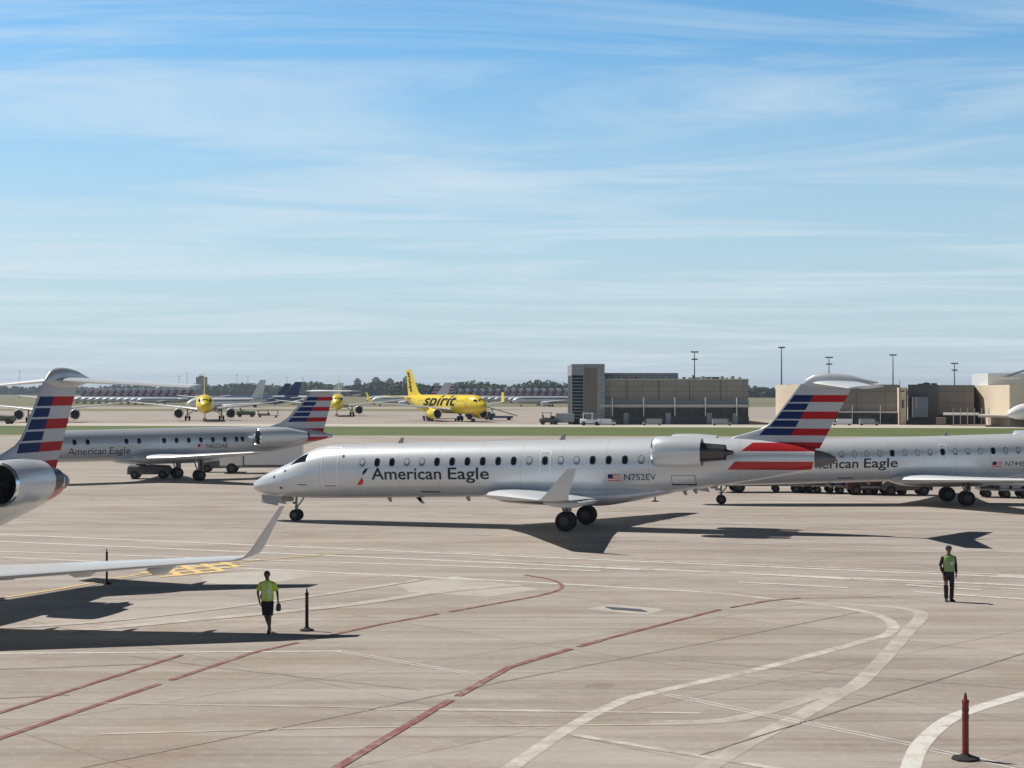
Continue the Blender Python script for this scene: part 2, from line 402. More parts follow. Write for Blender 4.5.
def make_crj(label, reg, cat='airliner', group='parked regional jets with striped tails'):
    t = empty('regional_jet', (0,0,0), 0, label, cat, group)
    fus = CRJ.mesh(44).build('fuselage', CRJ_LIV, t, ang=40)
    # tail cone
    MB().rev([(29.0,.42),(29.35,.36),(29.7,.25),(29.95,.12),(29.97,.02)], 'x', (0,0,3.52), 24).build('tail_cone', M['cone'], t)
    # belly fairing
    BF = Body([(13.0,1.62,1.5,.5),(13.35,1.88,1.32,1.1),(14,2.05,1.16,1.40),(16,2.1,1.08,1.44),(18.6,2.1,1.10,1.42),(20.2,2.1,1.35,1.2),(22.2,2.1,1.78,.5)], 4)
    BF.mesh(28).build('belly_fairing', CRJ_LIV, t, ang=60)
    for sd in (-1, 1):
        w = wing_part('wing', [(12.9,18.7,1.1,1.60,1.52,.11),(14.75,18.95,3.9,1.74,1.7,.10),(18.55,19.95,11.15,2.10,2.10,.09)], sd, t, M['wingm'])
        mb = MB()
        mb.loft([foil(18.55,19.95,sd*11.15,2.10,2.10,.09), foil(18.75,19.93,sd*11.36,2.17,2.17,.07), foil(18.95,19.98,sd*11.48,2.34,2.34,.055), foil(20.02,20.42,sd*11.92,3.47,3.47,.05)])
        mb.build('winglet', M['silver2'], t, ang=60)
        for yy in (4.4, 6.6, 8.8):
            k = (yy-3.9)/7.25; xe = 18.95+k*1.0; zz = 1.70+k*.36
            MB().loft([[ (x, sd*yy+r*math.cos(a), zz-dz+r*1.3*math.sin(a)) for a in [2*math.pi*j/10 for j in range(10)]] for x, r, dz in ((xe-1.5,.02,.12),(xe-1.1,.09,.18),(xe-.3,.12,.2),(xe+.25,.08,.14),(xe+.5,.01,.05))]).build('flap_track_fairing', M['silver2'], t, ang=70)
        # flap and aileron gaps as thin dark lines on the upper skin
        # engines
        o = nacelle(t, 21.7, 24.0, 25.1, 25.5, sd*2.18, 3.86, .74, .67, .36, sd)
        MB().loft([foil(22.0,25.2,0,0,0,.10)]*0 or [[(x, sd*yy, 3.95+dz) for x, dz in ((22.1,0),(22.6,.13),(24.2,.12),(25.2,0),(24.2,-.12),(22.6,-.13))] for yy in (.9, 1.6)]).build('engine_pylon', M['silver'], t, ang=30)
        # main gear
        yy = sd*2.05
        g = MB().tube((17.4,yy,.5),(17.4,yy,1.75),.085).tube((17.4,yy,.5),(17.4,yy,1.1),.11).tube((17.4,yy-.32,.48),(17.4,yy+.32,.48),.06).tube((17.0,yy,1.65),(17.36,yy,.75),.045).tube((17.4,yy*.6,1.7),(17.4,yy,1.0),.05)
        g.box(17.55,17.6,yy-.28,yy+.28,.95,1.6)
        g = g.build('main_landing_gear', M['steel'], t)
        for q in (-.24, .24): wheel(g, 17.4, yy+q, .48, .27)
    # nose gear
    g = MB().tube((2.42,0,.32),(2.42,0,1.4),.06).tube((2.42,0,.32),(2.42,0,.8),.085).tube((2.42,-.22,.3),(2.42,.22,.3),.045).tube((2.5,0,.75),(2.95,0,1.35),.04).tube((2.3,.0,.9),(2.3,.16,.95),.05).tube((2.3,.0,.9),(2.3,-.16,.95),.05)
    g = g.build('nose_landing_gear', M['steel'], t)
    for q in (-.19, .19): wheel(g, 2.42, q, .30, .2)
    mb = MB()
    for sd in (-1, 1): mb.add([(.62,sd*.34,1.36),(1.5,sd*.34,1.26),(1.62,sd*.50,.80),(.68,sd*.47,.93),(.62,sd*.36,1.36),(1.5,sd*.36,1.26),(1.62,sd*.53,.80),(.68,sd*.5,.93)], [(0,1,2,3),(4,5,6,7),(0,1,5,4),(1,2,6,5),(2,3,7,6),(3,0,4,7)])
    mb.build('gear_door', M['doorp'], t, smooth=False)
    MB().box(1.75,2.15,-.3,.3,1.0,1.24).build('gear_door', M['steel'], t, smooth=False)
    # fin
    LE = [(3.9,24.6),(4.4,24.9),(4.57,25.25),(4.72,25.8),(4.9,26.4),(5.1,26.77),(5.4,27.05),(6.0,27.5),(7.05,28.3),(7.3,28.5)]
    fin_part(t, LE, lambda z: 29.3+(z-4.2)*.52, lambda z: 27.91+(z-4.68)*.55, lambda z: 26.42+(z-4.68)*.86,
             [(6.20,6.53,1,2),(5.82,6.13,1,0),(5.40,5.75,1,2),(5.02,5.33,1,0),(4.62,4.95,1,2),(4.0,4.30,2,2)], 7.05, 4.0, [M['fingrey'], M['blue'], M['red']])
    Body([(28.42,7.10,7.0,.03),(28.62,7.30,6.93,.1),(28.98,7.5,6.86,.17),(29.6,7.56,6.8,.23),(30.5,7.48,6.85,.2),(31.3,7.28,6.98,.11),(31.9,7.13,7.09,.02)], 4).mesh(20).build('tail_fairing', M['silver2'], t, ang=80)
    for sd in (-1, 1): wing_part('horizontal_stabilizer', [(28.85,30.95,.05,7.10,7.16,.09),(30.9,31.95,4.27,6.84,6.96,.08)], sd, t, M['wingm'])
    # details on the port side
    for k in range(19):
        x = 6.6+.795*k; z = 3.12+.022*(x-6.6)
        if abs(x-16.15) < .1: pass
        mb = MB(); closed = k in (0, 3, 4, 11, 13, 14, 18)
        mb.add(*oval(CRJ, x, z, .30, .43, .006), 0); mb.add(*oval(CRJ, x, z+(.0 if not closed else .045), .23, .35 if not closed else .27, .011), 1)
        mb.build('window', [M['dseam'] if not closed else M['dimshade'], M['glass'] if not closed else M['shade']], t, smooth=False)
    mb = MB()
    mb.add(*patch(CRJ, [(2.42,47),(3.38,33),(3.40,58),(2.78,66)], .008, 6)); mb.build('cockpit_side_window', M['glass'], t)
    mb = MB(); mb.add(*patch(CRJ, [(2.16,64),(2.62,71),(2.75,88.5),(2.30,88.5)], .008, 6)); mb.add(*patch(CRJ, [(2.16,64),(2.62,71),(2.75,88.5),(2.30,88.5)], .008, 6, 1)); mb.build('windscreen', M['glass'], t)
    mb = MB(); mb.add(*patch(CRJ, [(2.42,47),(3.38,33),(3.40,58),(2.78,66)], .008, 6, 1)); mb.build('cockpit_side_window', M['glass'], t)
    d = outline(CRJ, 4.33, 5.27, 1.98, 3.86, .04); d.build('door', M['outl'], t, smooth=False)
    outline(CRJ, 15.88, 16.44, 2.70, 3.80, .045).build('overwing_exit', M['outl'], t, smooth=False)
    outline(CRJ, 22.35, 23.5, 2.28, 2.72, .02, r=.05).build('cargo_door', M['dseam'], t, smooth=False)
    for (x0, x1, z0, z1) in ((3.0,3.5,1.92,1.96),(4.5,5.15,1.90,1.93),(9.6,10.6,1.66,1.72),(22.35,23.5,2.22,2.30)):
        MB().add([CRJ.pz(x0,z0,.01),CRJ.pz(x1,z0,.01),CRJ.pz(x1,z1,.01),CRJ.pz(x0,z1,.01)], [(0,1,2,3)]).build('panel_slot', M['dseam'], t, smooth=False)
    for (x, z) in ((2.2,2.62),(2.0,1.75),(5.5,3.42),(1.55,2.3)):
        MB().add(*oval(CRJ, x, z, .13, .13, .012)).build('sensor_port', M['dseam'], t, smooth=False)
    def blade(x, z, w, h, lean):
        q = [(x,z),(x+w,z),(x+w*.9+lean,z+h),(x+w*.4+lean,z+h)]
        MB().add([(a_,-.025,b_) for a_, b_ in q]+[(a_,.025,b_) for a_, b_ in q], [(0,1,2,3),(4,5,6,7),(0,1,5,4),(1,2,6,5),(2,3,7,6),(3,0,4,7)]).build('antenna', M['cartgrey'], t, smooth=False)
    for x, z in ((7.4,1.34),(9.0,1.38),(11.6,1.46),(22.6,1.96),(23.1,2.04),(24.1,2.21)): blade(x, z, .25, -.26, .08)
    blade(8.9, 1.42, .3, -.4, .3)
    for x in (8.0, 16.5): blade(x, crown(x)-.02, .3, .3, .08)
    for wd, a_, b_ in (('American', 7.12, 10.82), ('Eagle', 11.17, 13.3)): lettering('airline_name', wd, lambda u, v: CRJ.pz(u, v+.019*(u-7.2), .008), a_, b_, 2.28, .58, M['text'], t, bold=.012)
    tail_logo(t, CRJ); us_flag(t, CRJ, 19.28, 2.40)
    lettering('registration', reg, lambda u, v: CRJ.pz(u, v+.02*(u-20), .008), 20.08, 21.62, 2.44, .30, M['text'], t)
    return t

# ------------------------------------------------------------------ the three CRJs
crj = make_crj('silver regional jet taxiing broadside in the centre, whole length in view', 'N752EV')
place(crj, (-13.49, 84.69, 0), R(-16.6))
def crj_copy(label, reg):
    t = copy_tree(crj); t['label'] = label
    for c in kids(t):
        if c.name.startswith('registration'): bpy.data.objects.remove(c)
    lettering('registration', reg, lambda u, v: CRJ.pz(u, v+.02*(u-20), .008), 20.08, 21.62, 2.44, .30, M['text'], t)
    return t
c2 = crj_copy('nearest silver regional jet at the left edge, showing fin, engine and one wing', 'N738EV')
place(c2, (-22.65, 28.7, 0), R(77))
c3 = crj_copy('silver regional jet cut off by the right edge behind the taxiing jet tail', 'N744EV')
place(c3, (10.15, 96.2, 0), R(1.5), scale=.94)
for i, c in enumerate(sorted([c for c in kids(c3) if c.name.startswith('window')], key=lambda q: q.name)):
    if i not in (8, 12, 16): c.data = c.data.copy(); c.data.materials[0] = M['dimshade']; c.data.materials[1] = M['shade']

# ------------------------------------------------------------------ ERJ shape
ERJ = Body([(2.8,2.2,2.1,.03),(2.9,2.4,1.95,.2),(3.3,2.7,1.75,.5),(4.0,3.1,1.6,.85),(4.9,3.5,1.56,1.05),(5.8,3.8,1.55,1.13),(6.8,3.86,1.55,1.14),(12,3.9,1.55,1.14),(20,3.95,1.6,1.14),(22,3.95,1.75,1.1),(24,3.93,2.05,.95),(26,3.8,2.4,.7),(28,3.5,2.8,.35),(29,3.3,3.0,.12)], 4)
ERJ_LIV = livery_mat([(24.0,28.4,.9,.3,2.75,3.1)], 'silver_livery_paint_small_jet', (.50,.53,.58))
def make_erj(label):
    t = empty('regional_jet', (0,0,0), 0, label, 'airliner', 'parked regional jets with striped tails')
    ERJ.mesh(40).build('fuselage', ERJ_LIV, t, ang=40)
    Body([(10.5,1.8,1.6,.4),(11,2.0,1.4,.9),(13,2.1,1.25,1.3),(17.5,2.1,1.25,1.3),(19.5,1.9,1.6,.5)], 4).mesh(24).build('belly_fairing', M['silver2'], t, ang=60)
    for sd in (-1, 1):
        wing_part('wing', [(11.6,17.2,.9,1.75,1.7,.11),(13.6,17.3,3.4,1.87,1.85,.10),(17.2,18.4,9.9,2.36,2.36,.09)], sd, t, M['wingm'])
        nacelle(t, 21.4, 25.6, 25.8, 25.9, sd*1.95, 3.2, .72, .36, .3, sd)
        MB().loft([[(x, sd*yy, 3.3+dz) for x, dz in ((22,0),(22.6,.12),(24.2,.1),(25.1,0),(24.2,-.1),(22.6,-.12))] for yy in (.7, 1.4)]).build('engine_pylon', M['silver2'], t, ang=30)
        yy = sd*2.05
        g = MB().tube((16.6,yy,.45),(16.6,yy,1.8),.09).tube((16.6,yy-.3,.42),(16.6,yy+.3,.42),.06).tube((16.1,yy,1.7),(16.5,yy,.7),.05).box(16.75,16.8,yy-.3,yy+.3,.8,1.6).build('main_landing_gear', M['steel'], t)
        for q in (-.23, .23): wheel(g, 16.6, yy+q, .42, .25)
        wing_part('horizontal_stabilizer', [(27.0,29.1,.05,6.72,6.72,.09),(28.6,29.6,3.75,6.72,6.72,.08)], sd, t, M['wingm'])
    g = MB().tube((4.6,0,.3),(4.6,0,1.7),.08).build('nose_landing_gear', M['steel'], t)
    for q in (-.18, .18): wheel(g, 4.6, q, .28, .18)
    LE = [(3.2,22.5),(3.95,23.4),(4.2,24.3),(4.6,25.0),(6.8,27.2)]
    fin_part(t, LE, lambda z: 28.0+(z-2.8)*.30, lambda z: 26.6+(z-4.3)*.62, lambda z: 25.0+(z-4.3)*.95,
             [(5.95,6.25,1,2),(5.55,5.85,1,0),(5.12,5.45,1,2),(4.72,5.02,1,0),(4.28,4.62,1,2),(3.3,3.75,2,2)], 6.72, 3.2, [M['fingrey'], M['blue'], M['red']])
    for k in range(17):
        x = 5.4+.98*k if k < 16 else 20.6
        if k in (0, 1, 4, 5, 8): continue
        mb = MB(); mb.add(*oval(ERJ, x, 3.02, .3, .4, .01)); mb.build('window', M['glass'], t, smooth=False)
    outline(ERJ, 13.9, 14.5, 2.4, 3.3, .03).build('overwing_exit', M['seam'], t, smooth=False)
    for wd, a_, b_ in (('American', 6.9, 9.75), ('Eagle', 10.0, 11.6)): lettering('airline_name', wd, lambda u, v: ERJ.pz(u, v, .01), a_, b_, 2.12, .5, M['text'], t)
    us_flag(t, ERJ, 16.9, 2.42, .5, .28)
    lettering('registration', 'N622AE', lambda u, v: ERJ.pz(u, v, .01), 17.6, 19.4, 2.4, .32, M['text'], t)
    return t
erj = make_erj('smaller silver regional jet parked on the left beyond the taxiing jet nose')
rz = R(35); place(erj, Vector((-24.6, 123, 0))-Matrix.Rotation(rz, 3, 'Z') @ Vector((16.6, 0, 0)), rz)

# ------------------------------------------------------------------ single-aisle jets with engines under the wings
A32 = Body([(0,3.3,3.2,.05),(.2,3.8,2.8,.5),(.8,4.3,2.4,1.05),(1.8,5.0,2.05,1.5),(3.0,5.6,1.85,1.8),(4.5,5.85,1.78,1.95),(6,5.9,1.76,1.975),(14,5.9,1.76,1.975),(24,5.9,1.76,1.975),(28,5.88,2.2,1.8),(32,5.75,3.2,1.3),(35,5.5,4.1,.75),(37.3,5.2,4.75,.2)], 4)
def text_side(body, side, xref=0):
    return lambda u, v: body.pz(u if side < 0 else xref-u, v, .03, side)
def make_yellow(label, full=False):
    t = empty('yellow_airliner', (0,0,0), 0, label, 'airliner', 'yellow airliners out on the far apron')
    Y = M['yellow']
    A32.mesh(36).build('fuselage', Y, t, ang=40)
    for sd in (-1, 1):
        wing_part('wing', [(11.8,18.6,1.5,2.6,2.4,.12),(14.9,19.3,6.2,3.2,3.1,.11),(20.3,21.8,16.9,4.3,4.3,.1)], sd, t, M['wingm'])
        if full: MB().loft([foil(20.3,21.8,sd*16.9,4.3,4.3,.08), foil(21.6,22.4,sd*17.4,6.4,6.4,.05)]).build('winglet', M['yellow'], t)
        nacelle(t, 10.6, 14.4, 15.3, 15.9, sd*5.75, 1.75, 1.15, .85, .5, sd, 'yellow' if full else 'silver2')
        MB().loft([[(x, sd*5.75+w, z) for x, w, z in ((11.8,0,2.6),(13,.18,2.7),(17,0,2.6),(13,-.18,2.7))], [(x, sd*5.75+w, z) for x, w, z in ((13.6,0,3.1),(14.5,.15,3.1),(18,0,3.1),(14.5,-.15,3.1))]]).build('engine_pylon', Y if full else M['silver2'], t)
        yy = sd*3.8
        g = MB().tube((17.7,yy,.6),(17.7,yy,2.8),.14).tube((17.7,yy-.45,.58),(17.7,yy+.45,.58),.1).tube((17.7,yy*.5,2.6),(17.7,yy,1.3),.1).box(17.5,17.9,yy+sd*.2,yy+sd*.25,1.0,2.7).build('main_landing_gear', M['steel'], t)
        for q in (-.42, .42): wheel(g, 17.7, yy+q, .58, .4)
        wing_part('horizontal_stabilizer', [(31.6,35.5,.6,5.1,5.1,.1),(34.9,36.3,6.2,5.7,5.7,.09)], sd, t, Y if full else M['wingm'])
    g = MB().tube((5.1,0,.4),(5.1,0,2.1),.1).build('nose_landing_gear', M['steel'], t)
    for q in (-.25, .25): wheel(g, 5.1, q, .38, .22)
    fin_part(t, [(5.3,28.0),(5.9,29.3),(6.4,30.4),(11.7,34.3)], lambda z: 35.6+(z-5.3)*.17, lambda z: 33+(z-6)*.5, lambda z: 31+(z-6)*.6, [], 11.7, 5.3, [Y, Y, Y])
    mb = MB()
    for sd in (-1, 1):
        mb.add(*patch(A32, [(1.35,38),(2.6,30),(2.7,48),(1.75,54)], .02, 4, sd)); mb.add(*patch(A32, [(1.25,58),(1.75,62),(1.9,88),(1.5,88)], .02, 4, sd))
    mb.build('windscreen', M['glass'], t)
    if full:
        lettering('airline_name', 'spirit', text_side(A32, 1, 40), 40-24.5, 40-9.5, 3.55, 2.35, M['black'], t, bold=.022, shear=.25)
        rot = lambda u, v: Vector((lerp_table([(6,33.2),(11.7,35.3)], u)[0]-(v-.0), .16, u))
        lettering('tail_lettering', 'spirit', rot, 6.5, 11.2, -.9, 1.25, M['black'], t, bold=.02)
        for x in (4.6, 30.0): outline(A32, x, x+.85, 3.3, 5.1, .06, .02, 1).build('door', M['black'], t, smooth=False)
        mb = MB()
        for k in range(22):
            x = 6.2+k*1.0
            if not (9.3 < x < 24.7): mb.add(*oval(A32, x, 4.55, .26, .36, .02, 1, 8))
        mb.build('window_row', M['glass'], t, smooth=False)
    return t
ya = make_yellow('yellow airliner with black lettering on its side, facing right on the far apron', True)
def nose_at(o, p, rz): place(o, Vector((p.x, p.y, 0)), rz)
nose_at(ya, Q(485, 346), R(180-59))
yb = make_yellow('yellow airliner seen head on at the left, standing between two silver engines')
nose_at(yb, Q(205, 352), R(101))
yc = copy_tree(yb); yc['label'] = 'yellow airliner seen head on, half hidden behind a small striped tail'
nose_at(yc, Q(336.5, 420), R(95))
yd = copy_tree(yb); yd['label'] = 'airliner seen head on behind the leftmost striped tail, only its engines and wings showing'
nose_at(yd, Q(47, 333), R(106))

# ------------------------------------------------------------------ far parked jets
JB = Body([(0,2.4,2.3,.05),(.6,3.2,1.8,.7),(2.5,4.2,1.4,1.45),(4.5,4.5,1.3,1.6),(26,4.5,1.3,1.6),(31,4.4,2.2,1.1),(36,4.1,3.3,.2)], 3)
def make_far(label, group, livery, stab_low=True):
    t = empty('parked_jet', (0,0,0), 0, label, 'airliner', group)
    body = {'aa': M['silver2'], 'white': M['white'], 'navy': M['navy']}[livery]
    JB.mesh(16).build('fuselage', body, t)
    for sd in (-1, 1):
        wing_part('wing', [(12,18,1.2,2.0,2.0,.12),(19,20.6,14,2.9,2.9,.1)], sd, t, M['wingm'])
        wing_part('horizontal_stabilizer', [(31,34.5,.4,3.9,3.9,.1),(34,35.4,5.5,4.3,4.3,.1)] if stab_low else [(33.5,36.5,.1,9,9,.1),(36,37.4,5.5,9,9,.1)], sd, t, M['wingm'])
        if stab_low: MB().rev([(11.5,.7),(12,.95),(14,.9),(15.5,.55)], 'x', (0,sd*5,1.3), 14, caps=True).build('engine', body, t)
        else: MB().rev([(25.5,.6),(26,.85),(29,.85),(31,.5)], 'x', (0,sd*2.6,3.4), 14, caps=True).build('engine', body, t)
        g = MB().tube((17,sd*2.6,.5),(17,sd*2.6,2),.12).build('landing_gear', M['steel'], t); wheel(g, 17, sd*2.6, .5, .7)
    g = MB().tube((4,0,.4),(4,0,1.6),.1).build('landing_gear', M['steel'], t); wheel(g, 4, 0, .38, .5)
    a = [(8.3,9.0,1,2),(7.5,8.2,1,0),(6.7,7.4,1,2),(5.9,6.6,1,0),(5.1,5.8,1,2)] if livery == 'aa' else [(5,10.4,1,1)] if livery == 'navy' else []
    LE = [(4,27),(4.6,29.2),(10.5,33.5)] 
    fin_part(t, LE, lambda z: 34.6+(z-4)*.27, lambda z: 31.8+(z-5)*.6, lambda z: 29.6+(z-5)*.72, a, 10.5, 4, [M['fingrey'] if livery == 'aa' else body, M['blue'], M['red']])
    mb = MB(); mb.add([JB.pz(5,3.35,.03),JB.pz(27,3.35,.03),JB.pz(27,3.6,.03),JB.pz(5,3.6,.03)], [(0,1,2,3)]); mb.build('window_row', M['glass'], t, smooth=False)
    return t
grpA = 'row of stored jets with striped tails on the horizon'
far = make_far('stored silver jet with striped tail in the distant row', grpA, 'aa', False)
spots = []
for k in range(16): spots.append((448+k*7.6, 1060-k*14, 'a'))
for k in range(15): spots.append((80+k*7.6, 900-k*9, 'b'))
for i, (px, d, r) in enumerate(spots):
    o = far if i == 0 else copy_tree(far)
    place(o, Q(px, d)+Vector((-25, 4, 0)), R(8 if r == 'a' else 6)); o.scale = (.80,)*3
    o['label'] = 'stored silver jet with striped tail in the distant row right of the lettered airliner' if r == 'a' else 'stored silver jet with striped tail in the distant row behind the left fin'
    o['group'] = grpA+(' on the right' if r == 'a' else ' on the left')
aj = make_far('distant silver jet side on, its striped tail against the stair tower', 'far jets', 'aa'); del aj['group']
place(aj, Q(512, 690), R(12))
for px, d, lab in ((400, 760, 'distant jet whose striped fin stands just right of the yellow lettered fin'), (417, 790, 'distant jet whose striped fin stands above the yellow lettered fuselage')):
    o = copy_tree(aj); o['label'] = lab; place(o, Q(px, d)+Vector((-16, 0, 0)), R(20))
wj = make_far('white jet side on in the distance directly left of the yellow lettered airliner', 'far jets', 'white'); del wj['group']
place(wj, Q(371, 720), R(14))
o = copy_tree(wj); o['label'] = 'white jet side on in the distance left of the small regional jet fin'; place(o, Q(266, 760), R(10))
nj = make_far('nearer of two distant navy jets right of the head on yellow airliner', 'far jets', 'navy'); del nj['group']
place(nj, Q(213, 660), R(16))
o = copy_tree(nj); o['label'] = 'farther of two distant navy jets right of the head on yellow airliner'; place(o, Q(217, 800), R(14))
o = copy_tree(wj); o['label'] = 'white jet in the distance whose nose shows left of the head on yellow airliner'; place(o, Q(187, 520), R(55))

# ------------------------------------------------------------------ ground
def ground_mat():
    m = bpy.data.materials.new('apron_concrete'); m.use_nodes = True; t = m.node_tree; b = t.nodes['Principled BSDF']
    tcn = N(t, 'ShaderNodeTexCoord')
    def noise(scale, detail=6, rough=.6, mp_=None, dist=0):
        n = N(t, 'ShaderNodeTexNoise'); n.inputs['Scale'].default_value = scale; n.inputs['Detail'].default_value = detail; n.inputs['Roughness'].default_value = rough; n.inputs['Distortion'].default_value = dist
        src = tcn.outputs['Object']
        if mp_:
            q = N(t, 'ShaderNodeMapping'); q.inputs['Rotation'].default_value = (0,0,R(mp_[0])); q.inputs['Scale'].default_value = mp_[1]
            t.links.new(src, q.inputs[0]); src = q.outputs[0]
        t.links.new(src, n.inputs['Vector']); return n.outputs[0]
    def ramp(s, a, b_):
        r = N(t, 'ShaderNodeValToRGB'); r.color_ramp.elements[0].position = a; r.color_ramp.elements[1].position = b_; t.links.new(s, r.inputs[0]); return r.outputs[0]
    def mix(f, c1, c2, mode='MIX'):
        x = N(t, 'ShaderNodeMixRGB', blend_type=mode)
        for i, v in enumerate((f, c1, c2)):
            if isinstance(v, (int, float)): x.inputs[i].default_value = v
            elif isinstance(v, tuple): x.inputs[i].default_value = (*v, 1)
            else: t.links.new(v, x.inputs[i])
        return x.outputs[0]
    c = mix(ramp(noise(.055, 5), .35, .7), (.365,.318,.28), (.435,.388,.345))
    c = mix(math_n(t, 'MULTIPLY', ramp(noise(1.0, 7, .7), .4, .75), .45), c, (.41,.36,.305))
    # slab to slab tone
    mp_ = N(t, 'ShaderNodeMapping'); mp_.inputs['Rotation'].default_value = (0,0,R(46)); t.links.new(tcn.outputs['Object'], mp_.inputs[0])
    br = N(t, 'ShaderNodeTexBrick'); br.offset = 0; br.inputs['Scale'].default_value = 1; br.inputs['Mortar Size'].default_value = .035; br.inputs['Mortar Smooth'].default_value = .3
    br.inputs['Brick Width'].default_value = 7.6; br.inputs['Row Height'].default_value = 7.6
    br.inputs['Color1'].default_value = (.90,.90,.90,1); br.inputs['Color2'].default_value = (1.07,1.065,1.06,1); br.inputs['Mortar'].default_value = (.56,.52,.48,1)
    t.links.new(mp_.outputs[0], br.inputs['Vector'])
    c = mix(1.0, c, br.outputs[0], 'MULTIPLY')
    # tyre and fuel stains, streaky in the taxi direction
    st = ramp(noise(.55, 6, .65, (24, (.12, 1.1, 1))), .47, .62)
    c = mix(math_n(t, 'MULTIPLY', st, .42), c, (.22,.19,.165))
    st = ramp(noise(.32, 6, .62, (-44, (.25, 1.0, 1))), .50, .64)
    c = mix(math_n(t, 'MULTIPLY', st, .42), c, (.24,.185,.145))
    sp_ = ramp(noise(.13, 8, .72, None, 1.0), .50, .64)
    c = mix(math_n(t, 'MULTIPLY', sp_, .50), c, (.27,.19,.125))
    lt = ramp(noise(.45, 5, .6, (22, (.15, 1.4, 1))), .50, .66)
    c = mix(math_n(t, 'MULTIPLY', lt, .42), c, (.53,.49,.44))
    # small oil spots, tyre scuffs, and fine grain
    vo = N(t, 'ShaderNodeTexVoronoi'); vo.inputs['Scale'].default_value = .42; t.links.new(tcn.outputs['Object'], vo.inputs['Vector'])
    sp2 = math_n(t, 'LESS_THAN', vo.outputs['Distance'], math_n(t, 'MULTIPLY', noise(.9, 3), .26)); sp2 = math_n(t, 'MULTIPLY', sp2, ramp(noise(.21, 3), .5, .62))
    c = mix(math_n(t, 'MULTIPLY', sp2, .38), c, (.14,.115,.095))
    for ang_, sc_, lo_ in ((22, (.05, 2.6, 1), .57), (-14, (.06, 3.0, 1), .60), (-50, (.05, 3.2, 1), .60)):
        c = mix(math_n(t, 'MULTIPLY', ramp(noise(.8, 4, .55, (ang_, sc_)), lo_, lo_+.07), .30), c, (.15,.13,.115))
    c = mix(math_n(t, 'MULTIPLY', ramp(noise(7, 6, .85), .35, .7), .32), c, (.22,.185,.165))
    c = mix(math_n(t, 'MULTIPLY', ramp(noise(3.2, 6, .85), .5, .68), .30), c, (.56,.52,.47))
    t.links.new(c, b.inputs['Base Color']); b.inputs['Roughness'].default_value = .85
    bu = N(t, 'ShaderNodeBump'); bu.inputs['Strength'].default_value = .25; bu.inputs['Distance'].default_value = .02
    t.links.new(noise(6, 4), bu.inputs['Height']); t.links.new(bu.outputs[0], b.inputs['Normal'])
    return m
apron_m = ground_mat()
fieldm = mat('dry_field', (.15,.16,.075), .95, 0, .35, .012, 0, 0, (.24,.21,.12))
grassm = mat('mown_grass', (.085,.14,.028), .95, 0, .35, .09, 0, 0, (.14,.17,.045))
def sheet(name, pts, z, m, kind='structure'):
    mb = MB(); mb.add([(p[0], p[1], z) for p in pts], [tuple(range(len(pts)))])
    return mb.build(name, m, None, smooth=False, kind=kind)
sheet('ground', [(-5000,-250),(5000,-250),(5000,7000),(-5000,7000)], -.01, fieldm)
sheet('apron', [(-700,-120),(700,-120),(700,640),(-700,740)], 0, apron_m)
def dband(y): return H*F/(y-YH)
lightc = mat('pale_concrete', (.50,.46,.40), .85, 0, .12, .1)
e0 = lambda X: 243-.07*X
e1 = lambda X: 303-.12*X
sheet('grass_strip', [(-320,e0(-320)),(320,e0(320)),(320,e1(320)),(-320,e1(-320))], .004, grassm)
sheet('service_road', [(-320,e1(-320)+.2),(320,e1(320)+.2),(320,e1(320)+26),(-320,e1(-320)+22)], .006, lightc)
# green verge beyond the far apron (left) and behind the terminals
sheet('far_grass', [(-600,560),(-20,540),(10,600),(-600,640)], .006, mat('far_grass_green', (.17,.17,.08), .95, 0, .3, .03))

# ------------------------------------------------------------------ painted lines
def paint(name, col, wear, scale=2.2):
    m = bpy.data.materials.new(name); m.use_nodes = True; t = m.node_tree; b = t.nodes['Principled BSDF']
    tcn = N(t, 'ShaderNodeTexCoord'); n = N(t, 'ShaderNodeTexNoise'); n.inputs['Scale'].default_value = scale; n.inputs['Detail'].default_value = 8; n.inputs['Roughness'].default_value = .75
    t.links.new(tcn.outputs['Object'], n.inputs['Vector'])
    r = N(t, 'ShaderNodeValToRGB'); r.color_ramp.elements[0].position = wear-.1; r.color_ramp.elements[1].position = wear+.12; t.links.new(n.outputs[0], r.inputs[0])
    x = N(t, 'ShaderNodeMixRGB'); x.inputs[1].default_value = (*col, 1); x.inputs[2].default_value = (.36,.315,.27, 1); t.links.new(r.outputs[0], x.inputs[0])
    t.links.new(x.outputs[0], b.inputs['Base Color']); b.inputs['Roughness'].default_value = .75; return m
pw = paint('white_line_paint', (.64,.62,.58), .58); pf = paint('faded_white_paint', (.58,.55,.50), .50, 1.2); pff = paint('very_faded_paint', (.535,.49,.43), .48, .8)
pr = paint('red_line_paint', (.22,.075,.07), .58); py_ = paint('yellow_line_paint', (.78,.56,.22), .60); pb = paint('dark_line', (.17,.14,.115), .52)
zl = [0.004]
def catmull(P, n=8):
    out = []
    for i in range(len(P)-1):
        p0, p1, p2, p3 = P[max(i-1,0)], P[i], P[i+1], P[min(i+2,len(P)-1)]
        for k in range(n):
            t = k/n; out.append(.5*((2*p1)+(p2-p0)*t+(2*p0-5*p1+4*p2-p3)*t*t+(3*p1-p0-3*p2+p3)*t**3))
    out.append(P[-1]); return out
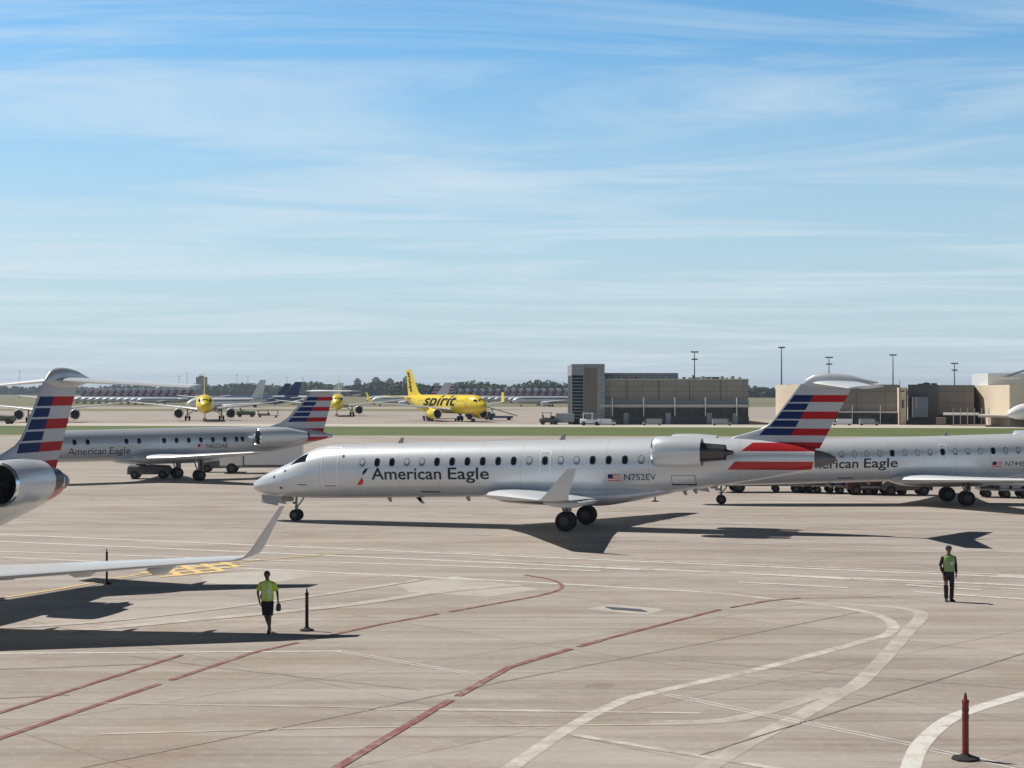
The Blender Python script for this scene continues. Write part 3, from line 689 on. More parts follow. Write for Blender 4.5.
def line(pts, w, m, name='painted_line', curve=True, dash=None, two=0):
    zl[0] += .0003
    P = [G(*p) for p in pts]; P = catmull(P, 12) if curve and len(P) > 2 else P
    mb = MB()
    if dash:
        Q_ = []
        for a, b in zip(P, P[1:]):
            L = (b-a).length; k = max(1, int(L/.5))
            for i in range(k): Q_.append(a+(b-a)*i/k)
        P = Q_+[P[-1]]
    segs = [P]
    if dash:
        segs = []; acc = 0; cur = [P[0]]; on = True
        for a, b in zip(P, P[1:]):
            acc += (b-a).length
            if on: cur.append(b)
            if acc > (dash[0] if on else dash[1]):
                if on: segs.append(cur)
                on = not on; acc = 0; cur = [b]
        if on and len(cur) > 1: segs.append(cur)
    for sg in segs:
        for off in ((-two, two) if two else (0,)):
            vs = []
            for i, p in enumerate(sg):
                d = (sg[min(i+1,len(sg)-1)]-sg[max(i-1,0)]).normalized(); nrm = Vector((-d.y, d.x, 0))
                for s_ in (-1, 1): q = p+nrm*(off+s_*w/2); vs.append((q.x, q.y, zl[0]))
            mb.add(vs, [(2*i, 2*i+2, 2*i+3, 2*i+1) for i in range(len(sg)-1)])
    o = mb.build(name, m, None, smooth=False); o['kind'] = 'structure'; return o
line([(500,775),(572,726),(622,701),(662,690.5),(752,670.5),(812,655),(862,641.5),(886,635),(893,627),(885,618.5),(857,610),(792,601),(727,594),(690,591)], .33, pf)
line([(690,591),(520,581.5),(345,573),(200,566),(0,557)], .26, pw, curve=False)
line([(695,775),(752,740),(797,717),(837,695),(857,684),(882,660),(907,632),(921,616),(912,610),(880,606),(800,602.5)], .42, pff)
line([(650,722),(727,720),(790,704),(837,688)], .42, pff)
line([(908,775),(918,748),(938,727),(960,714),(1000,701),(1040,690)], .36, pw)
line([(665,694),(915,745)], .06, pw, curve=False, two=.09); line([(928,749),(1040,772)], .06, pw, curve=False, two=.09)
line([(340,651),(478,675)], .06, pw, curve=False, two=.09)
line([(-20,653.5),(342,651)], .15, pw, curve=False)
line([(100,703),(590,711)], .12, pff, curve=False); line([(370,709),(700,713)], .14, pf, curve=False); line([(100,734),(350,727),(700,724)], .13, pff, curve=False)
line([(575,735),(700,756),(800,772)], .22, pf, curve=False)
# long lines across the taxi lane
for a, b, m_, w in (((-10,534),(1034,578),pw,.34),((-10,541),(1034,586),pw,.32),((-10,551),(600,571),pw,.26),((300,546),(1034,576),pf,.30),((430,556),(1034,590),pf,.26),((-10,519),(1034,553),pff,.25),((200,500),(1034,522),pff,.3),((440,512),(1034,536),pff,.25)):
    line([a, b], w, m_, curve=False)
for a, b in (((733,573),(850,579)),((738,582),(848,588)),((905,585),(982,590)),((915,592),(1034,600)),((998,575.5),(1034,577)),((560,566),(640,570))):
    line([a, b], .26, pw, curve=False)
line([(60,632),(140,625),(330,607),(440,592),(520,585)], .55, pff); line([(0,628),(120,620),(300,598),(420,580)], .35, pff)
line([(-10,742),(100,704),(250,653.5),(320,637.5),(380,624.5),(460,610),(538,596)], .16, pr, curve=False, dash=(6,.35))
line([(538,596),(556,591),(562,586),(552,580),(525,575)], .14, pr)
line([(325,775),(430,712),(500,672.5),(520,664),(600,640.5)], .2, pr, dash=(7,.3)); line([(600,640.5),(720,609.5),(770,600.5),(800,598)], .15, pr, curve=False, dash=(7,.4)); line([(760,601.5),(800,598.5),(890,597)], .06, pb, curve=False)
line([(-10,716),(182,655)], .14, pr, curve=False); line([(-10,670),(150,664)], .05, pr, curve=False); line([(-10,699),(70,695)], .05, pr, curve=False)
line([(60,772),(360,712),(500,682),(720,640),(860,612)], .035, pb, curve=False); line([(700,755),(860,704),(1034,650)], .035, pb, curve=False); line([(680,660),(860,676),(1034,690)], .03, pb, curve=False)
line([(130,656),(220,668),(420,690)], .03, pb, curve=False)
line([(-10,600),(60,589),(150,573),(240,562),(340,554)], .15, py_)
for a, b in (((140,573),(232,563.5)),((150,575),(245,566)),((160,577),(225,571)),((165,567.5),(180,576)),((182,565.5),(200,573)),((200,563.5),(222,571)),((218,562),(240,567))): line([a, b], .32, py_, curve=False)
line([(-10,602.5),(60,591.5),(150,575.5),(240,564)], .08, pb); 
palem = paint('pale_patch_concrete', (.46,.43,.385), .56, .55)
sheet('concrete_patch', [G(*p) for p in ((200,575),(270,570),(330,574),(250,586),(205,583))], .003, palem)
sheet('concrete_patch', [G(*p) for p in ((395,585),(455,576),(540,589),(488,597),(410,592))], .0031, palem)
grate = MB(); 
c0, c1, c2_, c3_ = [G(*p) for p in ((604,607),(640,609.5),(648,612),(612,609.5))]
sheet('drain_cover', [c0, c1, c2_, c3_], .0236, mat('dark_steel_cover', (.12,.14,.16), .5, .4))
sheet('concrete_patch', [G(*p) for p in ((585,609),(612,604),(665,609),(648,615))], .0032, palem)

# ------------------------------------------------------------------ marker posts
def post(label, px, py, hgt, k=1.0, m='orange'):
    p = G(px, py); t = empty('marker_post', p, 0, label, 'post', 'marker posts on the apron'); t.scale = (k, k, 1)
    mb = MB(); mb.rev([(0,.25),(.02,.265),(.04,.25),(.06,.13),(.10,.08)], 'z', (0,0,.0), 8, caps=True); mb.build('base', M['base'], t, ang=25)
    mb = MB(); mb.rev([(.1,.062),(.8*hgt,.058),(.86*hgt,.066),(.88*hgt,.062)], 'z', (0,0,0), 14, caps=True); mb.build('tube', M[m], t)
    mb = MB()
    mb.rev([(.86*hgt,.068),(.87*hgt,.072),(.89*hgt,.060)], 'z', (0,0,0), 14, caps=True)
    mb.rev([(.885*hgt,.03),(.93*hgt,.035),(hgt,.012)], 'z', (0,0,0), 10, caps=True); mb.build('tip', M[m], t)
    mb = MB()
    for q in (.62, .72): mb.rev([(q*hgt,.0645),((q+.05)*hgt,.0645)], 'z', (0,0,0), 14, caps=False)
    mb.build('band', mat('worn_band', (.12,.03,.025), .6), t)
    return t
post('red tube marker post on a black base at the bottom right corner', 965, 759, 1.22)
post('dark red marker post standing just right of the worker in shorts', 307, 630.5, 1.2, .78, 'darkpost')
post('dark marker post behind the near wing at the left', 107, 584, 1.25, .62, 'darkpost')
def stake(label, px, py, h):
    t = empty('ground_stake', G(px, py), 0, label, 'marker', 'small markers on the far apron')
    MB().rev([(0,.22),(.05,.2),(.08,.05),(h,.035),(h,.07),(h+.06,.05)], 'z', (0,0,0), 10, caps=True).build('shaft', M['black'], t)
stake('small dark marker standing under the small regional jet forward belly', 139, 475.5, .75)
stake('small dark marker standing below the taxiing jet rear fuselage', 655, 501.5, .35)

# ------------------------------------------------------------------ people
def skinned(name, pts, edges, material, parent, sub=2):
    me = bpy.data.meshes.new(name); me.from_pydata([p[:3] for p in pts], edges, [])
    o = bpy.data.objects.new(name, me); COL.objects.link(o)
    md = o.modifiers.new('s', 'SKIN'); md.use_smooth_shade = True
    if not me.skin_vertices: me.skin_vertices.new()
    for i, p in enumerate(pts):
        r = p[3]; me.skin_vertices[0].data[i].radius = r if isinstance(r, tuple) else (r, r)
        me.skin_vertices[0].data[i].use_root = (i == 0)
    sb = o.modifiers.new('u', 'SUBSURF'); sb.levels = sub; sb.render_levels = sub
    dg = bpy.context.evaluated_depsgraph_get(); nm = bpy.data.meshes.new_from_object(o.evaluated_get(dg))
    bpy.data.objects.remove(o); nm.materials.clear(); nm.materials.append(material)
    q = bpy.data.objects.new(name, nm); COL.objects.link(q); nm.shade_smooth(); q.parent = parent; return q
def ell(c, ax, ay, n=18, tilt=0):
    return [(c[0]+ax*math.cos(2*math.pi*j/n), c[1]+ay*math.sin(2*math.pi*j/n), c[2]+tilt*math.cos(2*math.pi*j/n)) for j in range(n)]
def limb(mb, P, rr, n=12, m=0):
    rs = []
    for i, (p, r) in enumerate(zip(P, rr)):
        p = Vector(p); d = (Vector(P[min(i+1,len(P)-1)])-Vector(P[max(i-1,0)])).normalized(); q = d.to_track_quat('Z', 'Y')
        rs.append([p+q @ Vector((math.cos(2*math.pi*j/n)*r, math.sin(2*math.pi*j/n)*r, 0)) for j in range(n)])
    mb.loft(rs, m)
def person(label, loc, rz, J, skin, shirt, vest, bottoms, long_pants, hair, shoe, stripe, cap=None):
    """J: joints, facing -y; x to the viewer's right"""
    t = empty('person', loc, rz, label, 'person')
    pts = [(0,0,.96,(.13,.10)),(0,0,1.12,(.12,.09)),(0,.0,1.3,(.15,.10)),(0,.01,1.43,(.11,.08)),(0,0,1.50,(.055,.055)),(0,-.01,1.56,(.055,.06)),(J['head'][0],J['head'][1],1.62,(.075,.09)),(J['head'][0],J['head'][1],1.69,(.078,.095)),(J['head'][0],J['head'][1]+.01,1.745,(.06,.075))]
    E_ = [(0,1),(1,2),(2,3),(3,4),(4,5),(5,6),(6,7),(7,8)]
    def chain(start, seq):
        prev = start
        for q in seq: pts.append(q); E_.append((prev, len(pts)-1)); prev = len(pts)-1
        return prev
    for s_, k in ((-1,'l'),(1,'r')):
        sh = (s_*.185, .01, 1.42); el = J['el'+k]; wr = J['wr'+k]
        w = chain(3, [(*sh,.055),(*el,.04),(*wr,.027)])
        d = (Vector(wr)-Vector(el)).normalized(); palm = Vector(wr)+d*.06
        pi = chain(w, [(*palm,(.035,.022))])
        fwd = Vector((0,-1,0))
        for f_ in range(4):
            o_ = fwd*(-.03+.02*f_); L = (.065,.075,.08,.068)[f_]
            a = palm+o_+d*.035; b = a+d*L*.5+Vector((-s_*.008,0,0)); c = b+d*L*.45+Vector((-s_*.02,0,0))
            chain(pi, [(*a,.0095),(*b,.0085),(*c,.0075)])
        a = palm+fwd*.035-d*.02; b = a+fwd*.02+d*.03; chain(pi, [(*a,.011),(*b,.009)])
        hp = (s_*.09,0,.92); kn = J['kn'+k]; an = J['an'+k]; toe = J['to'+k]
        chain(0, [(*hp,.085),(*kn,.058),((kn[0]+an[0])/2,(kn[1]+an[1])/2+.02,(kn[2]+an[2])/2,.055),(*an,.036),(toe[0],toe[1],max(.03,toe[2]),.03)])
    skinned('body', pts, E_, skin, t)
    # face: nose, brow, ears, eyes
    hx, hy = J['head'][:2]
    mb = MB(); mb.add([(hx-.012,hy-.088,1.675),(hx+.012,hy-.088,1.675),(hx+.018,hy-.092,1.63),(hx-.018,hy-.092,1.63),(hx,hy-.122,1.637),(hx,hy-.095,1.685)], [(0,1,5),(0,5,4),(5,1,4),(1,2,4),(2,3,4),(3,0,4)])
    for s_ in (-1, 1): mb.rev([(-.01,.012),(0,.028),(.012,.02)], 'x', (hx+s_*.082,hy+.01,1.665), 10, caps=True)
    mb.build('face', skin, t)
    mb = MB()
    for s_ in (-1, 1): mb.rev([(-.005,.004),(0,.011),(.005,.004)], 'y', (hx+s_*.033,hy-.088,1.683), 8, caps=True)
    mb.box(hx-.025,hx+.025,hy-.094,hy-.086,1.603,1.609); mb.build('eyes_and_mouth', M['black'], t)
    # hair
    mb = MB(); rs = []
    for k in range(7):
        a = R(k*15); rs.append(ell((hx, hy+.012+.012*math.cos(a), 1.70+.085*math.sin(a)), .088*math.cos(a)+.002, .105*math.cos(a)+.002, 16, 0))
    rs = [[(x, y, z if y > hy-.05 else z+.012) for x, y, z in r] for r in rs]
    rs.insert(0, [(hx+.086*math.cos(2*math.pi*j/16), hy+.025+.09*math.sin(2*math.pi*j/16)*(1 if math.sin(2*math.pi*j/16) > 0 else .3), 1.63) for j in range(16)])
    mb.loft(rs); mb.build('hair', hair, t)
    if cap:
        mb = MB(); mb.loft([ell((hx,hy+.005,1.715),.096,.112), ell((hx,hy+.005,1.75),.09,.105), ell((hx,hy+.005,1.785),.05,.06)])
        mb.loft([[(hx-.07,hy-.09,1.715),(hx+.07,hy-.09,1.715),(hx+.07,hy-.09,1.725),(hx-.07,hy-.09,1.725)],[(hx-.05,hy-.19,1.70),(hx+.05,hy-.19,1.70),(hx+.05,hy-.19,1.706),(hx-.05,hy-.19,1.706)]]); mb.build('cap', cap, t)
    # shirt: torso plus sleeves
    mb = MB()
    mb.loft([ell((0,0,.90),.17,.13), ell((0,0,1.0),.178,.138), ell((0,0,1.12),.17,.13), ell((0,0,1.28),.192,.142), ell((0,.005,1.38),.205,.135), ell((0,.008,1.45),.165,.11), ell((0,.008,1.49),.085,.085), ell((0,.006,1.515),.068,.07)])
    for s_, k in ((-1,'l'),(1,'r')):
        sh = Vector((s_*.175,.01,1.425)); el = Vector(J['el'+k]); wr = Vector(J['wr'+k])
        if J.get('sleeve', 'short') == 'short': limb(mb, [sh, sh.lerp(el,.4), sh.lerp(el,.8)], [.072,.068,.066])
        else: limb(mb, [sh, sh.lerp(el,.5), el, el.lerp(wr,.5), el.lerp(wr,.95)], [.07,.06,.053,.046,.04])
    mb.build('shirt', shirt, t, ang=80)
    mb = MB()
    vr = [ell((0,0,.97),.186,.146,24), ell((0,0,1.06),.184,.144,24), ell((0,0,1.14),.18,.14,24), ell((0,0,1.20),.188,.145,24), ell((0,0,1.28),.198,.15,24), ell((0,.005,1.38),.205,.145,24), ell((0,.008,1.44),.178,.125,24), ell((0,.008,1.475),.13,.105,24)]
    def vf(i, j):
        if i == 2: return 1
        c = math.cos(2*math.pi*(j+.5)/24); s_ = math.sin(2*math.pi*(j+.5)/24)
        if .38 < abs(c) < .62 and s_ < 0: return 1
        if abs(c) < .13 and s_ < 0 and i > 2: return 2
        return 0
    mb.loft(vr, fm=vf, caps=False); mb.build('vest', [vest, stripe, shirt], t, ang=80)
    mb = MB(); mb.loft([ell((0,0,.84),.165,.125), ell((0,0,.92),.172,.132), ell((0,0,1.01),.165,.128)])
    for s_, k in ((-1,'l'),(1,'r')):
        hp = Vector((s_*.085,0,.90)); kn = Vector(J['kn'+k]); an = Vector(J['an'+k])
        if long_pants: limb(mb, [hp, hp.lerp(kn,.5), kn, kn.lerp(an,.5), kn.lerp(an,.93)], [.10,.088,.074,.068,.066], 14)
        else: limb(mb, [hp, hp.lerp(kn,.5), hp.lerp(kn,.97)], [.105,.10,.098], 14)
    mb.build('trousers' if long_pants else 'shorts', bottoms, t, ang=80)
    MB().box(.02,.075,-.165,-.15,1.20,1.28).build('badge', M['white'], t, smooth=False)
    MB().box(-.20,-.15,-.05,.0,.98,1.10).tube((-.175,-.025,1.1),(-.175,-.025,1.18),.006).build('radio', M['black'], t, smooth=False)
    for k in 'lr':
        an = Vector(J['an'+k]); to = Vector(J['to'+k]); mb = MB(); d = Vector((to.x-an.x, to.y-an.y, 0)).normalized(); nrm = Vector((-d.y, d.x, 0)); z0 = to.z-.03
        rs = []
        for u, w, hh in ((-.08,.03,.07),(-.06,.042,.10),(.0,.045,.115),(.08,.048,.08),(.15,.045,.06),(.19,.025,.035)):
            c = Vector((an.x, an.y, 0))+d*u; lift = max(0, an.z-.08)*(1-(u+.08)/.27)
            rs.append([c+nrm*w*a+Vector((0,0,z0*0+lift+hh*b)) for a, b in ((-1,0),(1,0),(1,.6),(.5,1),(-.5,1),(-1,.6))])
        mb.loft(rs); mb.build('shoe', shoe, t)
    return t
sk1 = mat('skin_dark', (.10,.055,.035), .5); sk2 = mat('skin_brown', (.16,.09,.06), .5)
lime = mat('lime_safety_cloth', (.50,.68,.06), .7, 0, .25, 14, 0, .6); green = mat('green_safety_cloth', (.20,.40,.06), .7, 0, .25, 14, 0, .6)
blk = mat('black_cloth', (.014,.014,.017), .8, 0, .3, 9); refl = mat('reflective_tape', (.62,.72,.35), .4); refl2 = mat('dull_reflective_tape', (.25,.30,.2), .4)
hairm = mat('black_hair', (.012,.01,.009), .7); shoem = mat('black_shoe', (.012,.012,.012), .6)
J1 = dict(head=(-.01,-.02), ell=(-.285,.02,1.17), wrl=(-.225,-.05,.93), elr=(.285,.02,1.16), wrr=(.315,-.06,.93),
          knl=(-.035,-.06,.50), anl=(.035,.16,.13), tol=(.03,.05,.06), knr=(.075,-.05,.49), anr=(.065,-.12,.08), tor=(.07,-.26,.03))
person('walking worker in lime safety shirt and dark shorts carrying a dark bag', G(267.5,632.5), 0, J1, sk1, lime, lime, blk, False, hairm, shoem, refl)
J2 = dict(head=(0,0), ell=(-.265,.02,1.17), wrl=(-.215,-.03,.95), elr=(.24,.02,1.15), wrr=(.235,-.03,.91), sleeve='long',
          knl=(-.095,-.01,.50), anl=(-.075,.01,.08), tol=(-.10,-.12,.03), knr=(.105,0,.50), anr=(.095,.02,.08), tor=(.13,-.11,.03))
person('standing worker in green safety vest and black trousers on the right', G(948.5,601.5), R(4), J2, sk2, blk, green, blk, True, hairm, shoem, refl2, blk)
# bag held by the walking worker
bpy.data.objects['person'].scale = (.965,)*3
bp = G(267.5,632.5); bt = empty('bag', bp+Vector((.322,-.07,.615)), 0, 'dark blue grey bag hanging from the walking worker hand', 'bag')
mb = MB(); mb.loft([ell((0,0,0),.055,.09,14), ell((0,0,.03),.07,.12,14), ell((0,0,.14),.068,.12,14), ell((0,0,.2),.045,.09,14)]); mb.build('pouch', mat('bag_cloth', (.05,.065,.09), .8, 0, .3, 12), bt)
mb = MB(); P = [(0,-.07,.19),(0,-.05,.25),(0,0,.27),(0,.05,.25),(0,.07,.19)]; limb(mb, P, [.008]*5, 8); mb.build('handle', M['black'], bt)

# ------------------------------------------------------------------ terminals
concp = mat('precast_panel', (.27,.225,.18), .85, 0, .12, .6); concd = mat('shaded_precast', (.20,.17,.145), .85, 0, .12, .6)  # second is a darker copy of the first, shade put into its colour
steelp = mat('grey_metal_panel', (.27,.29,.32), .5, .2, .08, .8); tanp = mat('tan_plaster', (.66,.56,.42), .85, 0, .08, .5)
louv = mat('dark_louvre', (.02,.022,.025), .6); ledge = mat('pale_ledge', (.50,.47,.43), .7); glassb = mat('building_glass', (.015,.02,.025), .1)
greyd = mat('dark_grey_panel', (.085,.085,.09), .6, 0, .15, .4)
def panelled(name, col, sx, sz):          # precast joints as a brick pattern on the wall's own coordinates
    m = mat(name, col, .85, 0, .10, .7); t = m.node_tree; b = t.nodes['Principled BSDF']; src = b.inputs['Base Color'].links[0].from_socket
    tcn = N(t, 'ShaderNodeTexCoord'); sp = N(t, 'ShaderNodeSeparateXYZ'); cb = N(t, 'ShaderNodeCombineXYZ'); t.links.new(tcn.outputs['Object'], sp.inputs[0])
    t.links.new(math_n(t, 'ADD', sp.outputs[0], sp.outputs[1]), cb.inputs[0]); t.links.new(sp.outputs[2], cb.inputs[1])
    br = N(t, 'ShaderNodeTexBrick'); br.offset = 0; br.inputs['Scale'].default_value = 1; br.inputs['Brick Width'].default_value = sx; br.inputs['Row Height'].default_value = sz; br.inputs['Mortar Size'].default_value = .05
    br.inputs['Color1'].default_value = (.93,.93,.93,1); br.inputs['Color2'].default_value = (1.06,1.06,1.06,1); br.inputs['Mortar'].default_value = (.62,.6,.58,1); t.links.new(cb.outputs[0], br.inputs['Vector'])
    x = N(t, 'ShaderNodeMixRGB', blend_type='MULTIPLY'); x.inputs[0].default_value = 1; t.links.new(src, x.inputs[1]); t.links.new(br.outputs[0], x.inputs[2]); t.links.new(x.outputs[0], b.inputs['Base Color']); return m
precast = panelled('precast_wall', (.29,.268,.24), 3.4, 1.1); precast2 = panelled('dark_precast_wall', (.235,.212,.19), 3.4, 2.2); metalw = panelled('metal_panel_wall', (.30,.32,.35), 1.2, .9)
D1 = 327.0; k1 = D1/F
def tx(px): return (px+1.3-512)*k1
def tz(py): return H-(py-YH)*k1
T1 = empty('terminal_building', (tx(658), D1, 0), 0, 'concrete terminal building with tall louvred stair tower at its left end', 'building')
cx = tx(658)
def tb(mb, x0, x1, y0, y1, zt, zb, m=0): return mb.box(tx(x0)-cx, tx(x1)-cx, y0, y1, zb, zt, m)
mb = MB(); tb(mb, 597,747,0,46,tz(379.5),0); mb.build('main_block', precast, T1, smooth=False)
mb = MB(); tb(mb, 596.8,747.2,-.15,.0,tz(378.8),tz(380)); tb(mb,747.0,747.6,-.15,46,tz(378.8),tz(380.0)); mb.build('roof_edge', ledge, T1, smooth=False)
mb = MB(); tb(mb, 582,603,-1.5,22,tz(364),0); mb.build('stair_tower', metalw, T1, smooth=False)
mb = MB(); tb(mb, 570,582,-2.0,22,tz(364.2),tz(375.5)); mb.build('tower_head', metalw, T1, smooth=False)
mb = MB(); tb(mb, 570.3,582,-1.2,22,tz(375.5),0); mb.build('stair_core', louv, T1, smooth=False)
mb = MB()
for k in range(13): zt = tz(378+k*3.3); tb(mb, 570.5,581.5,-1.75,-1.21,zt,zt-.16)
for q in (570.1, 581.6): tb(mb, q,q+.5,-1.9,-1.2,tz(375.5),0)
mb.build('louvres', steelp, T1, smooth=False)
mb = MB(); tb(mb, 597,681,8,40,tz(372.5),tz(379.5)); mb.build('roof_plant_screen', metalw, T1, smooth=False)
mb = MB(); tb(mb, 705,729,10,30,tz(376.5),tz(379.5)); mb.build('roof_plant_screen', greyd, T1, smooth=False)
mb = MB()
for px_, pt_, w_ in ((616,377,3),(622,377.4,5),(630,376.5,2),(634,377,2.4),(683,377,2),(660,378,4),(693,375,1.2),(667,377.6,2.6)): tb(mb, px_,px_+w_,1.5,4,tz(pt_),tz(379.5))
mb.build('rooftop_equipment', M['cart'], T1, smooth=False)
mb = MB(); tb(mb, 598,747.5,-1.6,-.02,tz(404.3),tz(407.2)); mb.build('ledge', ledge, T1, smooth=False)
mb = MB(); tb(mb, 611,746.5,-.35,-.02,tz(408.5),tz(416.5)); mb.build('ribbon_window', glassb, T1, smooth=False)
mb = MB()
for q in range(30): tb(mb, 611+q*4.55,611.25+q*4.55,-.5,-.351,tz(408.5),tz(416.5))
mb.build('window_mullions', greyd, T1, smooth=False)
mb = MB(); tb(mb, 596.6,747.3,-.5,-.02,tz(416.8),0); mb.build('ground_floor', greyd, T1, smooth=False)
mb = MB(); tb(mb, 597.3,747.4,-.2,-.02,tz(400.5),tz(404.2)); mb.build('metal_band', steelp, T1, smooth=False)  # grey metal strip along the wall above the ledge
for q in (610.5, 641.5, 672.5, 703, 734):
    mb = MB(); tb(mb, q-.35,q+.35,-2.1,-1.65,tz(397.5),tz(416)); mb.build('bracket', M['white'], T1, smooth=False)
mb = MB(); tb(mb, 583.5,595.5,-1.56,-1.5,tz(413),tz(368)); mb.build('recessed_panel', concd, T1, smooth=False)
rr_ = random.Random(4)
for i in range(9):
    a_ = 690+i*6.2*rr_.uniform(.9,1.05); mb = MB(); tb(mb, a_, a_+rr_.uniform(1.2,3.2), 4, 7, tz(379.5)+rr_.uniform(.25,.8), tz(379.5)); mb.build('air_unit', M['cartgrey'], T1, smooth=False)
for q in (626, 657, 688, 719):
    mb = MB(); tb(mb, q, q+.35, -.12, -.02, tz(380.3), tz(400.4)); mb.build('downpipe', greyd, T1, smooth=False)
for q in (622, 664, 705, 731):
    mb = MB(); tb(mb, q, q+5, -.75, -.52, 2.3, .05); mb.build('dock_door', steelp, T1, smooth=False)
# second terminal, stepping along to the right
DS = .955; D2 = 325.0; k2 = D2/F
def wedge(mb, pts, zt, zb=0, m=0):
    n = len(pts); vs = [(*p, zb) for p in pts]+[(*p, zt) for p in pts]
    mb.add(vs, [tuple(range(n))[::-1], tuple(range(n, 2*n))]+[(i, (i+1) % n, n+(i+1) % n, n+i) for i in range(n)], m); return mb
def w2(px, d): d *= DS; return ((px-512)/F*d-cx2, d-D2)
cx2 = (940-512)*k2
T2 = empty('terminal_building', (cx2, D2, 0), 0, 'long low concrete terminal on the right with a sunlit tan end bay', 'building')
z2 = lambda py, d=D2/DS: H-(py-YH)*d*DS/F
mb = MB(); wedge(mb, [w2(776,395), w2(800,350), w2(898,343), w2(900,395)], z2(384.5)); mb.build('curved_wing', precast2, T2, smooth=False)
mb = MB(); wedge(mb, [w2(775.6,395.3), w2(799.6,349.6), w2(799.9,349.7), w2(776,395.2)], z2(384.0)); mb.build('end_wall', tanp, T2, smooth=False)
mb = MB(); wedge(mb, [w2(800,347.5), w2(898,340.5), w2(898,342.8), w2(800,349.8)], z2(411.5), z2(413.2)); mb.build('ledge', ledge, T2, smooth=False)
mb = MB(); wedge(mb, [w2(802,349.5), w2(898,342.5), w2(898,342.9), w2(802,349.9)], z2(422), z2(413.5)) if False else wedge(mb, [w2(802,349.4), w2(897,342.5), w2(897,342.95), w2(802,349.9)], z2(414), .1); mb.build('glazed_ground_floor', glassb, T2, smooth=False)
for q, dd in ((852,344.5),(820,347.5),(880,342)):
    mb = MB(); wedge(mb, [w2(q,dd), w2(q+.7,dd), w2(q+.7,dd+.6), w2(q,dd+.6)], z2(405)); mb.build('bracket', M['white'], T2, smooth=False)
mb = MB(); wedge(mb, [w2(894,352), w2(899,338), w2(906,338), w2(907,352)], z2(387.5)); mb.build('pylon_wall', tanp, T2, smooth=False)
mb = MB(); wedge(mb, [w2(900.5,337.9), w2(904.5,337.9), w2(904.5,338.3), w2(900.5,338.3)], z2(390.5), z2(391.8)); wedge(mb, [w2(899.5,337.8), w2(900.1,337.8), w2(900.1,338.3), w2(899.5,338.3)], z2(380.5)); wedge(mb, [w2(902,337.8), w2(904,337.8), w2(904,338.3), w2(902,338.3)], z2(400), z2(408)); mb.build('pylon_trim', greyd, T2, smooth=False)
mb = MB(); wedge(mb, [w2(908,341), w2(938,341), w2(938,375), w2(908,375)], z2(384.5)); mb.build('grey_block', greyd, T2, smooth=False)
mb = MB(); wedge(mb, [w2(938,342), w2(974,342), w2(974,380), w2(938,380)], z2(385)); mb.build('brown_block', precast2, T2, smooth=False)
mb = MB(); wedge(mb, [w2(912,338), w2(928,338), w2(928,341), w2(912,341)], z2(397), z2(417)); mb.build('boarding_bridge_head', mat('blue_grey_panel', (.13,.17,.22), .4), T2, smooth=False)
mb = MB(); wedge(mb, [w2(912,337.8), w2(912.8,337.8), w2(912.8,338), w2(912,338)], z2(397), z2(417)); wedge(mb, [w2(915.8,337.8), w2(916.6,337.8), w2(916.6,338), w2(915.8,338)], z2(397), z2(407)); mb.build('bridge_trim', ledge, T2, smooth=False)
# tan bay turned to the sun
mb = MB(); wedge(mb, [w2(973,352), w2(1009.5,318), w2(1050,330), w2(1040,380), w2(975,380)], z2(385,330)); mb.build('end_bay', tanp, T2, smooth=False)
mb = MB(); wedge(mb, [w2(972,350), w2(988,344), w2(1040,344), w2(1040,375), w2(973,375)], z2(373), z2(385,330)-.5); mb.build('roof_plant_room', M['white'], T2, smooth=False)
mb = MB()
for a, b, t_ in ((918,923,383.4),(923,930,382.6),(931,937,383),(926,927,381.5)): wedge(mb, [w2(a,345), w2(b,345), w2(b,350), w2(a,350)], z2(t_), z2(385.2))
mb.build('rooftop_equipment', M['cart'], T2, smooth=False)
mb = MB(); wedge(mb, [w2(997,338), w2(1016,338), w2(1040,342), w2(1000,343)], z2(377.3,338), z2(379.2,338)); mb.build('roof_canopy', M['white'], T2, smooth=False)
mb = MB(); mb.loft([[(w2(p,338)[0], w2(p,338)[1]+q, z2(y+dy,338)) for q, dy in ((0,0),(3,0),(3,.9),(0,.9))] for p, y in ((1008,376.0),(1018,372.6),(1040,366))]); mb.build('roof_fin', greyd, T2, smooth=False)
mb = MB(); wedge(mb, [w2(943,330), w2(979,326), w2(979,332), w2(943,336)], z2(413.0,330), z2(415.0,330)); mb.build('canopy', M['white'], T2, smooth=False)
mb = MB(); wedge(mb, [w2(978,318), w2(1060,312), w2(1060,330), w2(978,336)], z2(415,322), z2(417,322)); mb.build('canopy', ledge, T2, smooth=False)
for q in (953,960,967,974,981,988.5):
    mb = MB(); wedge(mb, [w2(q,326), w2(q+.8,326), w2(q+.8,326.4), w2(q,326.4)], z2(408,326)); mb.build('canopy_post', ledge, T2, smooth=False)
mb = MB(); wedge(mb, [w2(938,341.2), w2(973,341.2), w2(973,341.9), w2(938,341.9)], z2(414.5)); mb.build('glazed_ground_floor', louv, T2, smooth=False)
mb = MB(); wedge(mb, [w2(936,334), w2(946,334), w2(946,338), w2(936,338)], z2(417)); mb.build('entrance_block', concp, T2, smooth=False)

